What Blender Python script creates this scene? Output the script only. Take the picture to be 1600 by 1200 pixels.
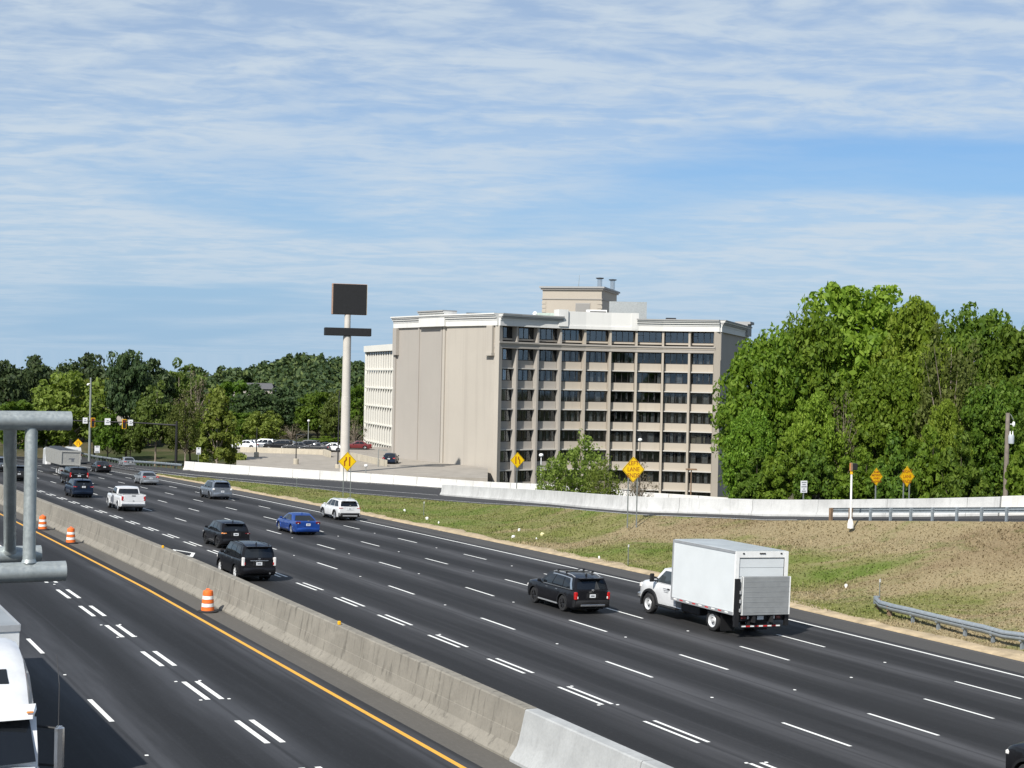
import bpy, math, random
import numpy as np
from mathutils import Vector, Matrix
random.seed(7); RNG = np.random.default_rng(11)
R = math.radians
for o in list(bpy.data.objects): bpy.data.objects.remove(o)
scn = bpy.context.scene
COL = scn.collection

# ------------------------------------------------------------------ camera, sky, sun, exposure
F = 1.5                                    # focal length / image width
YAW, PIT, ROL, CH = R(26.43), R(-.164), R(1.2), 10.0
fw = Vector((math.sin(YAW)*math.cos(PIT), math.cos(YAW)*math.cos(PIT), math.sin(PIT)))
r0 = Vector((math.cos(YAW), -math.sin(YAW), 0)); u0 = r0.cross(fw)
rt = math.cos(ROL)*r0 + math.sin(ROL)*u0; up = -math.sin(ROL)*r0 + math.cos(ROL)*u0
cam = bpy.data.cameras.new('camera'); cam.lens = 36*F; cam.sensor_width = 36; cam.sensor_fit = 'HORIZONTAL'
cam.clip_start = .1; cam.clip_end = 6000
co = bpy.data.objects.new('camera', cam); COL.objects.link(co); scn.camera = co
co.matrix_world = Matrix(((rt.x, up.x, -fw.x, 0), (rt.y, up.y, -fw.y, 0), (rt.z, up.z, -fw.z, CH), (0, 0, 0, 1)))

SUN_AZ = (-.811, -.585)                      # horizontal direction towards the sun
SUN_EL = R(43)
wd = bpy.data.worlds.new('World'); scn.world = wd; wd.use_nodes = True
nt = wd.node_tree; nt.nodes.clear()
def N(t, **k):
    n = nt.nodes.new(t)
    for a, b in k.items(): setattr(n, a, b)
    return n
def Lk(a, b): nt.links.new(a, b)
sky = N('ShaderNodeTexSky'); sky.sky_type = 'NISHITA'; sky.sun_disc = False
sky.sun_elevation = SUN_EL; sky.sun_rotation = math.atan2(SUN_AZ[0], SUN_AZ[1])
sky.air_density = 1.0; sky.dust_density = .0; sky.ozone_density = 2.5; sky.altitude = 1200
def wmath(op, a, b=None, c=None):
    n = N('ShaderNodeMath', operation=op)
    for i, x in enumerate((a, b, c)):
        if x is None: continue
        if isinstance(x, (int, float)): n.inputs[i].default_value = x
        else: Lk(x, n.inputs[i])
    return n.outputs[0]
def wnoise(vec, scale, det, rough, loc=(0,0,0), sc=(1,1,1), rz=0, dist=0):
    m = N('ShaderNodeMapping'); m.inputs['Location'].default_value = loc; m.inputs['Scale'].default_value = sc; m.inputs['Rotation'].default_value = (0,0,rz)
    Lk(vec, m.inputs[0]); n = N('ShaderNodeTexNoise'); Lk(m.outputs[0], n.inputs['Vector'])
    n.inputs['Scale'].default_value = scale; n.inputs['Detail'].default_value = det; n.inputs['Roughness'].default_value = rough; n.inputs['Distortion'].default_value = dist
    return n.outputs['Fac']
def wramp(fac, a, b, lo=0., hi=1.):
    n = N('ShaderNodeMapRange'); n.interpolation_type = 'SMOOTHSTEP'; Lk(fac, n.inputs[0])
    for i, x in enumerate((a, b, lo, hi)): n.inputs[1+i].default_value = x
    return n.outputs[0]
tc = N('ShaderNodeTexCoord'); sp = N('ShaderNodeSeparateXYZ'); Lk(tc.outputs['Generated'], sp.inputs[0])
# cloud layer: directions meet a flat sheet one unit above; x = along the view's right, y = along its forward
zz = wmath('MAXIMUM', sp.outputs[2], .012)
zz = wmath('ADD', zz, .075)
cxn = wmath('ADD', wmath('MULTIPLY', sp.outputs[0], math.cos(YAW)), wmath('MULTIPLY', sp.outputs[1], -math.sin(YAW)))
cyn = wmath('ADD', wmath('MULTIPLY', sp.outputs[0], math.sin(YAW)), wmath('MULTIPLY', sp.outputs[1], math.cos(YAW)))
cb = N('ShaderNodeCombineXYZ'); Lk(wmath('DIVIDE', cxn, zz), cb.inputs[0]); Lk(wmath('DIVIDE', cyn, zz), cb.inputs[1])
P = cb.outputs[0]
big = wnoise(P, .42, 3, .5, (9.1, 6.3, 0), (.55, 1.1, 1), -.25, .5)
cover = wramp(big, .35, .48, .10, 1.)
rip = wnoise(P, 2.3, 5, .60, (0.4, 0, 0), (.75, 1.35, 1), -.50, .8)
fine = wnoise(P, 7.5, 4, .58, (5, 2, 0), (.9, 1.3, 1), -.4, .5)
tex = wmath('ADD', wmath('MULTIPLY', rip, .62), wmath('MULTIPLY', fine, .38))
body = wramp(tex, .38, .62)
mask = wmath('MULTIPLY', cover, wmath('ADD', wmath('MULTIPLY', body, .46), .46))
fade = wramp(sp.outputs[2], .0, .10, .35, 1.)
mask = wmath('MULTIPLY', mask, fade)
mx = N('ShaderNodeMix', data_type='RGBA'); Lk(mask, mx.inputs['Factor'])
hs = N('ShaderNodeMix', data_type='RGBA', blend_type='MULTIPLY'); hs.inputs['Factor'].default_value = 1.0; hs.inputs['B'].default_value = (.66, .88, 1.06, 1); Lk(sky.outputs[0], hs.inputs['A'])
hz = N('ShaderNodeMix', data_type='RGBA'); Lk(wramp(sp.outputs[2], .02, .20, .92, 0.), hz.inputs['Factor']); Lk(hs.outputs['Result'], hz.inputs['A']); hz.inputs['B'].default_value = (3.1, 4.75, 6.7, 1)
Lk(hz.outputs['Result'], mx.inputs['A']); mx.inputs['B'].default_value = (5.8, 6.7, 7.6, 1)
bg = N('ShaderNodeBackground'); Lk(mx.outputs['Result'], bg.inputs[0]); bg.inputs[1].default_value = .078
wo = N('ShaderNodeOutputWorld'); Lk(bg.outputs[0], wo.inputs[0])
sl = bpy.data.lights.new('sun', 'SUN'); sl.energy = 4.6; sl.angle = R(.53); sl.color = (1, .955, .88)
so = bpy.data.objects.new('sun', sl); COL.objects.link(so)
sd = Vector((SUN_AZ[0]*math.cos(SUN_EL), SUN_AZ[1]*math.cos(SUN_EL), math.sin(SUN_EL)))
so.rotation_euler = sd.to_track_quat('Z', 'Y').to_euler()
so.location = (0, 0, 60)
scn.view_settings.view_transform = 'Standard'; scn.view_settings.look = 'None'; scn.view_settings.gamma = 1
scn.view_settings.exposure = .42

# ------------------------------------------------------------------ helpers
def drop(Y):                                            # the carriageway falls away beyond 72 m
    q = min(max(0, Y-72), 200); return .0095*q+.00006*q*q + .0335*max(0, min(Y, 420)-272)
CROSS = -.029
def road_z(xp): return CROSS*max(0., xp-7)
def cw(px, d, z=None, py=None):
    """world point d metres in front of the camera plane, at picture column px (1600 wide), height z or picture row py"""
    xc = (px-800)/2400*d
    X = xc*math.cos(YAW)+d*math.sin(YAW); Y = d*math.cos(YAW)-xc*math.sin(YAW)
    if z is None:
        yh = 593+.02095*(px-800); z = CH-(py-yh)*d/2400
    return Vector((X, Y, z))
def rowz(px, py, d): return CH-(py-(593+.02095*(px-800)))*d/2400

class MB:
    def __init__(s): s.v = []; s.f = []; s.m = []
    def add(s, vs, fs, mi=0):
        b = len(s.v); s.v += [tuple(p) for p in vs]
        for f in fs: s.f.append(tuple(b+i for i in f)); s.m.append(mi)
        return s
    def box(s, c, d, rz=0, mi=0, M=None):
        x, y, z = d[0]/2, d[1]/2, d[2]/2
        p = [Vector((a*x, b*y, e*z)) for e in (-1, 1) for a, b in ((-1,-1),(1,-1),(1,1),(-1,1))]
        if rz: p = [Matrix.Rotation(rz, 3, 'Z') @ q for q in p]
        if M is not None: p = [M @ q for q in p]
        c = Vector(c)
        return s.add([q+c for q in p], [(3,2,1,0),(4,5,6,7),(0,1,5,4),(1,2,6,5),(2,3,7,6),(3,0,4,7)], mi)
    def bb(s, x0, x1, y0, y1, z0, z1, mi=0): return s.box(((x0+x1)/2,(y0+y1)/2,(z0+z1)/2), (x1-x0,y1-y0,z1-z0), mi=mi)
    def cbox(s, c, d, b=.03, mi=0, M=None):            # box with chamfered vertical and top edges
        x, y, z = d[0]/2, d[1]/2, d[2]/2; b = min(b, x*.9, y*.9, z*.9)
        def ring(k, zz): 
            X, Y = x-k, y-k; q = b
            return [(-X+q,-Y,zz),(X-q,-Y,zz),(X,-Y+q,zz),(X,Y-q,zz),(X-q,Y,zz),(-X+q,Y,zz),(-X,Y-q,zz),(-X,-Y+q,zz)]
        rows = [ring(b,-z), ring(0,-z+b), ring(0,z-b), ring(b,z)]
        rows = [[(M @ Vector(p) if M is not None else Vector(p))+Vector(c) for p in rr] for rr in rows]
        return s.loft(rows, True, True, mi)
    def loft(s, rows, closed=True, caps=True, mi=0):
        n = len(rows[0]); b = len(s.v)
        for rr in rows: s.v += [tuple(p) for p in rr]
        for i in range(len(rows)-1):
            for j in range(n if closed else n-1):
                k = (j+1) % n
                s.f.append((b+i*n+j, b+i*n+k, b+(i+1)*n+k, b+(i+1)*n+j)); s.m.append(mi)
        if caps and closed:
            s.f.append(tuple(b+j for j in reversed(range(n)))); s.m.append(mi)
            s.f.append(tuple(b+(len(rows)-1)*n+j for j in range(n))); s.m.append(mi)
        return s
    def cyl(s, p0, p1, ra, rb=None, n=12, mi=0, caps=True):
        p0, p1 = Vector(p0), Vector(p1); rb = ra if rb is None else rb
        t = (p1-p0).normalized(); a = t.orthogonal().normalized(); b = t.cross(a)
        rows = [[p+(a*math.cos(2*math.pi*i/n)+b*math.sin(2*math.pi*i/n))*q for i in range(n)] for p, q in ((p0, ra), (p1, rb))]
        return s.loft(rows, True, caps, mi)
    def tube(s, pts, rad, n=8, mi=0):
        pts = [Vector(p) for p in pts]; rows = []
        for i, p in enumerate(pts):
            t = (pts[min(i+1, len(pts)-1)]-pts[max(i-1, 0)]).normalized()
            ref = Vector((0, 0, 1)) if abs(t.z) < .9 else Vector((0, 1, 0))
            a = t.cross(ref).normalized(); b = t.cross(a); q = rad[i] if isinstance(rad, (list, tuple)) else rad
            rows.append([p+(a*math.cos(2*math.pi*k/n)+b*math.sin(2*math.pi*k/n))*q for k in range(n)])
        return s.loft(rows, True, True, mi)
    def lathe(s, prof, n=20, c=(0,0,0), mi=0):
        rows = [[(c[0]+q*math.cos(2*math.pi*i/n), c[1]+q*math.sin(2*math.pi*i/n), c[2]+z) for i in range(n)] for q, z in prof]
        return s.loft(rows, True, True, mi)
    def prism(s, poly, vec, mi=0):
        a = [Vector(p) for p in poly]; v = Vector(vec); return s.loft([a, [p+v for p in a]], True, True, mi)
    def build(s, name, mats, parent=None, smooth=None, loc=None):
        me = bpy.data.meshes.new(name); me.from_pydata(s.v, [], s.f)
        mats = mats if isinstance(mats, (list, tuple)) else [mats]
        for m in mats: me.materials.append(m)
        if len(mats) > 1: me.polygons.foreach_set('material_index', s.m)
        bmfix(me)
        if smooth is not None:
            me.polygons.foreach_set('use_smooth', [True]*len(me.polygons)); me.set_sharp_from_angle(angle=R(smooth))
        me.update()
        return link(name, me, parent, loc)
import bmesh
def bmfix(me):
    bm = bmesh.new(); bm.from_mesh(me); bmesh.ops.recalc_face_normals(bm, faces=bm.faces); bm.to_mesh(me); bm.free()
def link(name, me, parent=None, loc=None):
    o = bpy.data.objects.new(name, me); COL.objects.link(o)
    if parent is not None: o.parent = parent
    if loc is not None: o.location = loc
    return o
def tag(o, label, cat, group=None):
    o['label'] = label; o['category'] = cat
    if group: o['group'] = group
    return o
def thing(name, label, cat, loc=(0,0,0), rz=0, group=None, rot=None):
    o = bpy.data.objects.new(name, None); COL.objects.link(o); o.location = loc
    o.rotation_euler = rot if rot else (0, 0, rz); o.empty_display_size = .3
    return tag(o, label, cat, group)
def struct(o): o['kind'] = 'structure'; return o
def copy_tree(o, parent=None):
    c = o.copy(); COL.objects.link(c); c.parent = parent
    for ch in list(o.children): copy_tree(ch, c)
    return c
def np_mesh(name, V, Q, mat):
    me = bpy.data.meshes.new(name); n, k = len(V), Q.shape[1]
    me.vertices.add(n); me.vertices.foreach_set('co', V.astype(np.float32).ravel())
    me.loops.add(Q.size); me.loops.foreach_set('vertex_index', Q.astype(np.int32).ravel())
    me.polygons.add(len(Q)); me.polygons.foreach_set('loop_start', np.arange(0, Q.size, k, dtype=np.int32))
    me.materials.append(mat); me.update(calc_edges=True); me.validate(); return me
def text_mesh(name, txt, size, mat, parent, loc, align='CENTER', spacing=1.0, rot=(R(90),0,0), bold=.0):
    cu = bpy.data.curves.new(name, 'FONT'); cu.body = txt; cu.size = size; cu.align_x = align; cu.align_y = 'CENTER'
    cu.space_line = spacing; cu.extrude = .002; cu.offset = bold
    t = bpy.data.objects.new(name, cu); COL.objects.link(t)
    bpy.context.view_layer.update()
    me = bpy.data.meshes.new_from_object(t.evaluated_get(bpy.context.evaluated_depsgraph_get()))
    bpy.data.objects.remove(t); me.materials.clear(); me.materials.append(mat)
    o = link(name, me, parent, loc); o.rotation_euler = rot; return o

# ------------------------------------------------------------------ materials
class MAT:
    def __init__(s, name):
        s.m = bpy.data.materials.new(name); s.m.use_nodes = True; s.t = s.m.node_tree
        s.b = s.t.nodes['Principled BSDF']; s.o = s.t.nodes['Material Output']; s.tc = None
    def n(s, t, **k):
        x = s.t.nodes.new(t)
        for a, b in k.items(): setattr(x, a, b)
        return x
    def l(s, a, b): s.t.links.new(a, b)
    def coord(s, which='Object'):
        if not s.tc: s.tc = s.n('ShaderNodeTexCoord')
        return s.tc.outputs[which]
    def pos(s): return s.n('ShaderNodeNewGeometry').outputs['Position']
    def noise(s, scale, det=4, rough=.55, sc=(1,1,1), vec=None, dist=0, loc=(0,0,0), rz=0):
        m = s.n('ShaderNodeMapping'); m.inputs['Rotation'].default_value = (0, 0, rz); m.inputs['Scale'].default_value = sc; m.inputs['Location'].default_value = loc
        s.l(vec if vec is not None else s.coord(), m.inputs[0])
        x = s.n('ShaderNodeTexNoise'); s.l(m.outputs[0], x.inputs['Vector'])
        x.inputs['Scale'].default_value = scale; x.inputs['Detail'].default_value = det; x.inputs['Roughness'].default_value = rough; x.inputs['Distortion'].default_value = dist
        return x.outputs['Fac']
    def ramp(s, fac, stops):
        x = s.n('ShaderNodeValToRGB'); e = x.color_ramp.elements
        while len(e) < len(stops): e.new(.5)
        for i, (p, c) in enumerate(stops): e[i].position = p; e[i].color = (*c, 1) if len(c) == 3 else c
        s.l(fac, x.inputs[0]); return x.outputs[0]
    def mix(s, fac, a, b, mode='MIX'):
        x = s.n('ShaderNodeMix', data_type='RGBA', blend_type=mode)
        for v, k in ((fac, 'Factor'), (a, 'A'), (b, 'B')):
            if isinstance(v, (int, float)): x.inputs[k].default_value = v
            elif isinstance(v, tuple): x.inputs[k].default_value = (*v, 1)
            else: s.l(v, x.inputs[k])
        return x.outputs['Result']
    def math(s, op, a, b=0., c=None):
        x = s.n('ShaderNodeMath', operation=op)
        for i, v in enumerate((a, b, c)):
            if v is None: continue
            if isinstance(v, (int, float)): x.inputs[i].default_value = v
            else: s.l(v, x.inputs[i])
        return x.outputs[0]
    def map(s, fac, a, b, lo=0., hi=1.):
        x = s.n('ShaderNodeMapRange'); x.interpolation_type = 'SMOOTHSTEP'; s.l(fac, x.inputs[0])
        for i, v in enumerate((a, b, lo, hi)): x.inputs[1+i].default_value = v
        return x.outputs[0]
    def col(s, c):
        if isinstance(c, tuple): s.b.inputs['Base Color'].default_value = (*c, 1)
        else: s.l(c, s.b.inputs['Base Color'])
        return s
    def set(s, **k):
        for a, v in k.items():
            i = s.b.inputs[a.replace('_', ' ')]
            if isinstance(v, (int, float)): i.default_value = v
            elif isinstance(v, tuple): i.default_value = (*v, 1)
            else: s.l(v, i)
        return s
    def bump(s, h, st=.3, dist=.02):
        x = s.n('ShaderNodeBump'); x.inputs['Strength'].default_value = st; x.inputs['Distance'].default_value = dist
        s.l(h, x.inputs['Height']); s.l(x.outputs[0], s.b.inputs['Normal']); return s
def simple(name, c, rough=.6, metal=0., var=.12, scale=3., coat=0.):
    m = MAT(name); f = m.noise(scale, 5, .6)
    a = tuple(x*(1-var) for x in c); b = tuple(min(1, x*(1+var)) for x in c)
    m.col(m.ramp(f, [(.3, a), (.7, b)])).set(Roughness=rough, Metallic=metal)
    if coat: m.set(Coat_Weight=coat, Coat_Roughness=.06)
    return m.m
def paint(name, c, metal=.0, rough=.35):
    m = MAT(name); f = m.noise(1.7, 6, .65, vec=m.coord('Object')); 
    d = tuple(x*.86+.004 for x in c)
    m.col(m.ramp(f, [(.35, d), (.6, c)])).set(Roughness=rough, Metallic=metal, Coat_Weight=.35 if max(c) < .06 else .7, Coat_Roughness=.04, Specular_IOR_Level=.18 if max(c) < .06 else .45)
    return m.m
def leafmat(name, c1, c2, c3, tr=.35):
    m = MAT(name); g = m.n('ShaderNodeNewGeometry'); rnd = g.outputs['Random Per Island']
    big = m.noise(.35, 3, .5, vec=m.coord('Object'))
    f = m.math('ADD', m.math('MULTIPLY', rnd, .55), m.math('MULTIPLY', big, .5))
    oi = m.n('ShaderNodeObjectInfo')
    c = m.ramp(f, [(.2, c1), (.5, c2), (.85, c3)])
    hsv = m.n('ShaderNodeHueSaturation'); m.l(c, hsv.inputs['Color']); m.l(m.map(oi.outputs['Random'], 0, 1, .88, 1.10), hsv.inputs['Value'])
    m.l(m.map(oi.outputs['Random'], 0, 1, .484, .502), hsv.inputs['Hue'])
    c = hsv.outputs[0]
    m.col(c).set(Roughness=.6, Specular_IOR_Level=.25)
    t = m.n('ShaderNodeBsdfTranslucent'); m.l(m.mix(1., c, (1.0, 1.05, .5), 'MULTIPLY'), t.inputs[0])
    a = m.n('ShaderNodeMixShader'); a.inputs[0].default_value = tr
    m.l(m.b.outputs[0], a.inputs[1]); m.l(t.outputs[0], a.inputs[2]); m.l(a.outputs[0], m.o.inputs[0]); return m.m
def concrete(name, c, stain=.35, streak=True, scale=1.):
    m = MAT(name); p = m.pos()
    base = m.noise(.6*scale, 6, .65, vec=p); fine = m.noise(14*scale, 5, .6, vec=p)
    k = m.ramp(base, [(.3, tuple(x*.8 for x in c)), (.55, c), (.8, tuple(min(1, x*1.15) for x in c))])
    if streak:
        st = m.noise(1.0, 5, .7, (3.2*scale, 3.2*scale, .10), vec=p)
        k = m.mix(m.map(st, .5, .72, 0, stain), k, tuple(x*.33 for x in c))
        st2 = m.noise(1.0, 5, .7, (.5*scale, .5*scale, 1.6), vec=p, loc=(9, 3, 1))
        k = m.mix(m.map(st2, .55, .75, 0, stain*.7), k, tuple(min(1, x*1.3) for x in c))
    k = m.mix(m.map(fine, .35, .7, 0, .25), k, tuple(x*.6 for x in c))
    m.col(k).set(Roughness=.9, Specular_IOR_Level=.2).bump(fine, .25, .01); return m.m
def asphalt(name, c, lanes=True, lane0=0., per=3.66):
    m = MAT(name); uv = m.n('ShaderNodeUVMap'); uv.uv_map = 'lane'; v = uv.outputs[0]
    s = m.n('ShaderNodeSeparateXYZ'); m.l(v, s.inputs[0])
    fine = m.noise(60, 4, .7, vec=v); mid = m.noise(1.0, 5, .6, (.9, .05, 1), vec=v); lng = m.noise(1.0, 5, .65, (1.9, .012, 1), vec=v, loc=(3, 5, 0))
    k = m.ramp(fine, [(.25, tuple(x*.80 for x in c)), (.75, tuple(x*1.2 for x in c))])
    if lanes:
        ph = m.math('FRACT', m.math('DIVIDE', m.math('SUBTRACT', s.outputs[0], lane0), per))
        w = m.math('COSINE', m.math('MULTIPLY', ph, 2*math.pi))                       # oil drip line along the middle of each lane
        w = m.math('ADD', m.math('MULTIPLY', w, -.5), m.math('MULTIPLY', m.math('SUBTRACT', mid, .5), 2.2))
        k = m.mix(m.map(w, -.15, .5, 0, .95), k, tuple(x*.5 for x in c))
        k = m.mix(m.map(w, -.05, -.7, 0, .9), k, tuple(min(1, x*2.5) for x in c))
        seam = m.math('ABSOLUTE', m.math('SUBTRACT', m.math('FRACT', m.math('ADD', ph, .5)), .5))
        k = m.mix(m.map(seam, .010, .022, .45, 0), k, tuple(x*.5 for x in c))
    gr_ = m.noise(9, 5, .75, (1, .45, 1), vec=v, loc=(7, 1, 0)); k = m.mix(m.map(gr_, .5, .72, 0, .4), k, tuple(x*1.55 for x in c)); k = m.mix(m.map(gr_, .46, .28, 0, .45), k, tuple(x*.62 for x in c))
    ptc = m.noise(1., 3, .5, (.27, .035, 1), vec=v, loc=(2, 9, 0)); k = m.mix(m.map(ptc, .60, .615, 0, .28), k, tuple(x*.6 for x in c))
    k = m.mix(m.map(lng, .52, .7, 0, .5), k, tuple(min(1, x*1.6) for x in c))
    blot = m.noise(.13, 4, .6, vec=v, loc=(1, 2, 0)); k = m.mix(m.map(blot, .5, .75, 0, .35), k, tuple(x*.7 for x in c))
    m.col(k).set(Roughness=.82, Specular_IOR_Level=.3).bump(fine, .3, .006); return m.m

M = {}
M['asphalt'] = asphalt('asphalt_main', (.029, .029, .031), True, 25.25, 3.72)
M['asphalt_near'] = asphalt('asphalt_near_carriageway', (.023, .024, .027), True, 9.55, 3.6)
M['shoulder'] = asphalt('asphalt_shoulder', (.070, .067, .064), False)
M['median_shoulder'] = asphalt('concrete_shoulder', (.105, .098, .088), False)
M['ramp'] = asphalt('asphalt_ramp', (.040, .040, .042), False)
def roadpaint(name, c):
    m = MAT(name); p = m.pos(); f = m.noise(5, 6, .7, vec=p); g = m.noise(40, 3, .7, vec=p)
    k = m.ramp(f, [(.22, tuple(x*.55 for x in c)), (.42, c)]); k = m.mix(m.map(g, .62, .74, 0, .45), k, tuple(x*.35 for x in c))
    m.col(k).set(Roughness=.7); return m.m
M['white_line'] = roadpaint('white_road_paint', (.80, .80, .77)); M['yellow_line'] = roadpaint('yellow_road_paint', (.72, .37, .045))
M['old_concrete'] = concrete('weathered_concrete', (.25, .232, .198), .85)
M['new_concrete'] = concrete('fresh_concrete', (.40, .41, .41), .22)
M['bright_concrete'] = concrete('bright_barrier_concrete', (.66, .65, .62), .22)
M['gore_concrete'] = concrete('pale_grey_barrier_concrete', (.53, .53, .52), .35)
M['lot_wall'] = concrete('tan_wall_concrete', (.50, .45, .36), .2)
M['lot'] = concrete('parking_concrete', (.34, .31, .27), .2, False)
VG = dict(g1=(.110, .160, .030), g2=(.155, .170, .050), tan=(.285, .230, .138), red=(.21, .155, .095), deep=(.085, .125, .028))
def verge_colour(m, p):
    q = m.n('ShaderNodeMapping'); q.inputs['Rotation'].default_value = (0, 0, YAW+.25); m.l(p, q.inputs[0]); rp = q.outputs[0]
    a = m.noise(1., 5, .62, (.045, .13, .1), vec=rp); b = m.noise(.5, 5, .65, vec=p); d = m.noise(1., 4, .6, (.06, .20, .1), vec=rp, loc=(40, 7, 0)); e = m.noise(1., 4, .6, (.05, .16, .1), vec=rp, loc=(13, 27, 0))
    sx = m.n('ShaderNodeSeparateXYZ'); m.l(p, sx.inputs[0])
    near = m.map(sx.outputs[1], 135, 80, -.16, .03)                  # greener towards the far end of the strip
    near = m.math('ADD', near, m.map(sx.outputs[2], -1.3, 1.6, -.07, .06))
    k = m.mix(m.map(m.math('ADD', a, near), .43, .56), VG['g2'], VG['tan'])
    k = m.mix(m.map(m.math('ADD', e, near), .56, .66, 0, .8), k, VG['red']); k = m.mix(m.map(d, .53, .64, 0, .9), k, VG['g1'])
    k = m.mix(m.map(b, .40, .7, 0, .35), k, VG['tan']); k = m.mix(m.map(b, .48, .28, 0, .5), k, VG['deep']); return k
def grassmat():
    m = MAT('mown_verge'); p = m.pos(); k = verge_colour(m, p); c = m.noise(11, 4, .7, vec=p)
    k = m.mix(m.map(c, .3, .7, .28, 0), k, (.07, .07, .028)); m.col(k).set(Roughness=.95, Specular_IOR_Level=.1).bump(c, .5, .04); return m.m
M['verge'] = grassmat()
def groundmat():
    m = MAT('rough_ground'); p = m.pos(); a = m.noise(.05, 5, .6, vec=p); b = m.noise(.9, 5, .7, vec=p)
    k = m.mix(m.map(a, .4, .6), (.045, .06, .02), (.12, .10, .06)); k = m.mix(m.map(b, .35, .7, .5, 0), k, (.03, .035, .015))
    m.col(k).set(Roughness=1., Specular_IOR_Level=.1); return m.m
M['ground'] = groundmat()
M['sand'] = simple('sandy_edge', (.42, .33, .21), .95, 0, .3, 1.5)
def blade(name):
    m = MAT(name); g = m.n('ShaderNodeNewGeometry'); k = verge_colour(m, g.outputs['Position'])
    rnd = g.outputs['Random Per Island']; k = m.mix(m.map(rnd, .55, 1., 0, .32), k, (.34, .30, .19)); k = m.mix(m.map(rnd, .4, .0, 0, .16), k, (.07, .085, .02))
    m.col(k).set(Roughness=.9, Specular_IOR_Level=.1); return m.m
M['blades'] = blade('grass_blades')
M['galv'] = None
def galv(name, c, rough=.45, metal=.55):
    m = MAT(name); f = m.noise(7, 5, .7); g = m.noise(40, 3, .6)
    v = m.n('ShaderNodeTexVoronoi'); v.inputs['Scale'].default_value = 26; m.l(m.coord(), v.inputs['Vector'])
    k = m.ramp(f, [(.3, tuple(x*.78 for x in c)), (.65, tuple(min(1, x*1.12) for x in c))]); k = m.mix(m.math('MULTIPLY', v.outputs['Distance'], .35), k, tuple(x*.7 for x in c))
    rust = m.noise(2.6, 6, .7, loc=(3, 3, 3)); k = m.mix(m.map(rust, .66, .78, 0, .55), k, (.22, .15, .09))
    m.col(k).set(Roughness=m.map(g, .3, .7, rough-.1, rough+.15), Metallic=metal); return m.m
M['galv'] = galv('galvanised_steel', (.41, .445, .445)); M['rail'] = galv('guardrail_steel', (.34, .38, .41), .5, .5)
M['rust_post'] = simple('rusty_post', (.20, .13, .08), .9, 0, .3, 6)
M['white'] = simple('white_paint', (.78, .78, .76), .5, 0, .08); M['black'] = simple('black_plastic', (.007, .007, .008), .6, 0, .3)
M['dark'] = simple('dark_metal', (.03, .03, .032), .5, .2, .3); M['chrome'] = simple('chrome_trim', (.62, .63, .64), .18, .9, .1)
M['silver_trim'] = simple('silver_plastic_trim', (.42, .43, .44), .4, .4, .1)
M['tyre'] = simple('tyre_rubber', (.018, .018, .019), .85, 0, .25, 8); M['alloy'] = simple('alloy_rim', (.48, .49, .50), .3, .8, .15); M['black_rim'] = simple('black_rim', (.03, .03, .032), .35, .5, .2)
M['steel_rim'] = simple('painted_steel_rim', (.62, .63, .64), .4, .3, .12, 6)
def gloss(name, c, rough=.04):
    m = MAT(name); m.col(c).set(Roughness=rough, Specular_IOR_Level=.6); return m.m
M['glass'] = gloss('tinted_car_glass', (.010, .012, .015)); M['glass_light'] = gloss('clear_car_glass', (.045, .055, .06))
M['tail'] = simple('red_lens', (.42, .012, .012), .2, 0, .3, 12, .5); M['tail_dark'] = simple('dark_red_lens', (.12, .008, .01), .2, 0, .3, 12, .5); M['clear_lens'] = simple('clear_lens', (.72, .70, .68), .15, 0, .15, 12, .6)
M['orange_lens'] = simple('orange_lens', (.75, .28, .08), .25, 0, .2, 12, .4)
M['plate'] = simple('plate_white', (.70, .72, .74), .45, 0, .12, 30)
M['orange'] = simple('orange_plastic', (.80, .16, .025), .5, 0, .14, 4); M['reflective'] = simple('reflective_white', (.80, .80, .78), .35, 0, .14, 5); M['red_tape'] = simple('red_tape', (.50, .03, .03), .4)
M['sign_yellow'] = simple('sign_yellow', (.86, .555, .006), .42, 0, .05, 5); M['sign_orange'] = simple('sign_amber', (.88, .50, .006), .42, 0, .06, 5); M['sign_black'] = simple('sign_black', (.015, .013, .012), .6)
M['sign_maroon'] = simple('faded_sign_legend', (.34, .08, .012), .6); M['sign_white'] = simple('sign_white', (.78, .79, .80), .4, 0, .05); M['legend_grey'] = simple('sign_legend_grey', (.12, .13, .15), .6)
M['galv_post'] = simple('steel_post', (.26, .28, .27), .55, .4, .15, 5); M['green_post'] = simple('green_steel_post', (.10, .14, .10), .6, .2, .2, 5)
M['wood'] = simple('weathered_wood', (.20, .17, .14), .95, 0, .3, 2); M['bark'] = simple('bark', (.10, .08, .06), .95, 0, .35, 2.5); M['pale_bark'] = simple('pale_bark', (.24, .20, .16), .95, 0, .3, 2.5)
M['yellow_housing'] = simple('yellow_signal_border', (.80, .42, .01), .5); M['red_dim'] = simple('unlit_red_lens', (.25, .02, .015), .4)
M['leaf_bright'] = leafmat('leaf_bright', (.092, .170, .014), (.172, .280, .025), (.265, .37, .05), .45)
M['leaf_mid'] = leafmat('leaf_mid', (.062, .135, .012), (.125, .228, .019), (.20, .31, .036), .45)
M['leaf_deep'] = leafmat('leaf_deep', (.046, .098, .012), (.088, .165, .017), (.15, .235, .03), .42)
M['leaf_pine'] = leafmat('leaf_pine', (.022, .043, .016), (.040, .072, .024), (.072, .108, .038), .2)
M['leaf_olive'] = leafmat('leaf_olive', (.060, .085, .018), (.110, .145, .030), (.165, .20, .05), .4)
M['leaf_far_bright'] = leafmat('leaf_far_bright', (.095, .14, .022), (.165, .225, .038), (.24, .30, .065), .42)
M['leaf_far_mid'] = leafmat('leaf_far_mid', (.055, .09, .018), (.10, .15, .028), (.165, .22, .05), .38)
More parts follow.
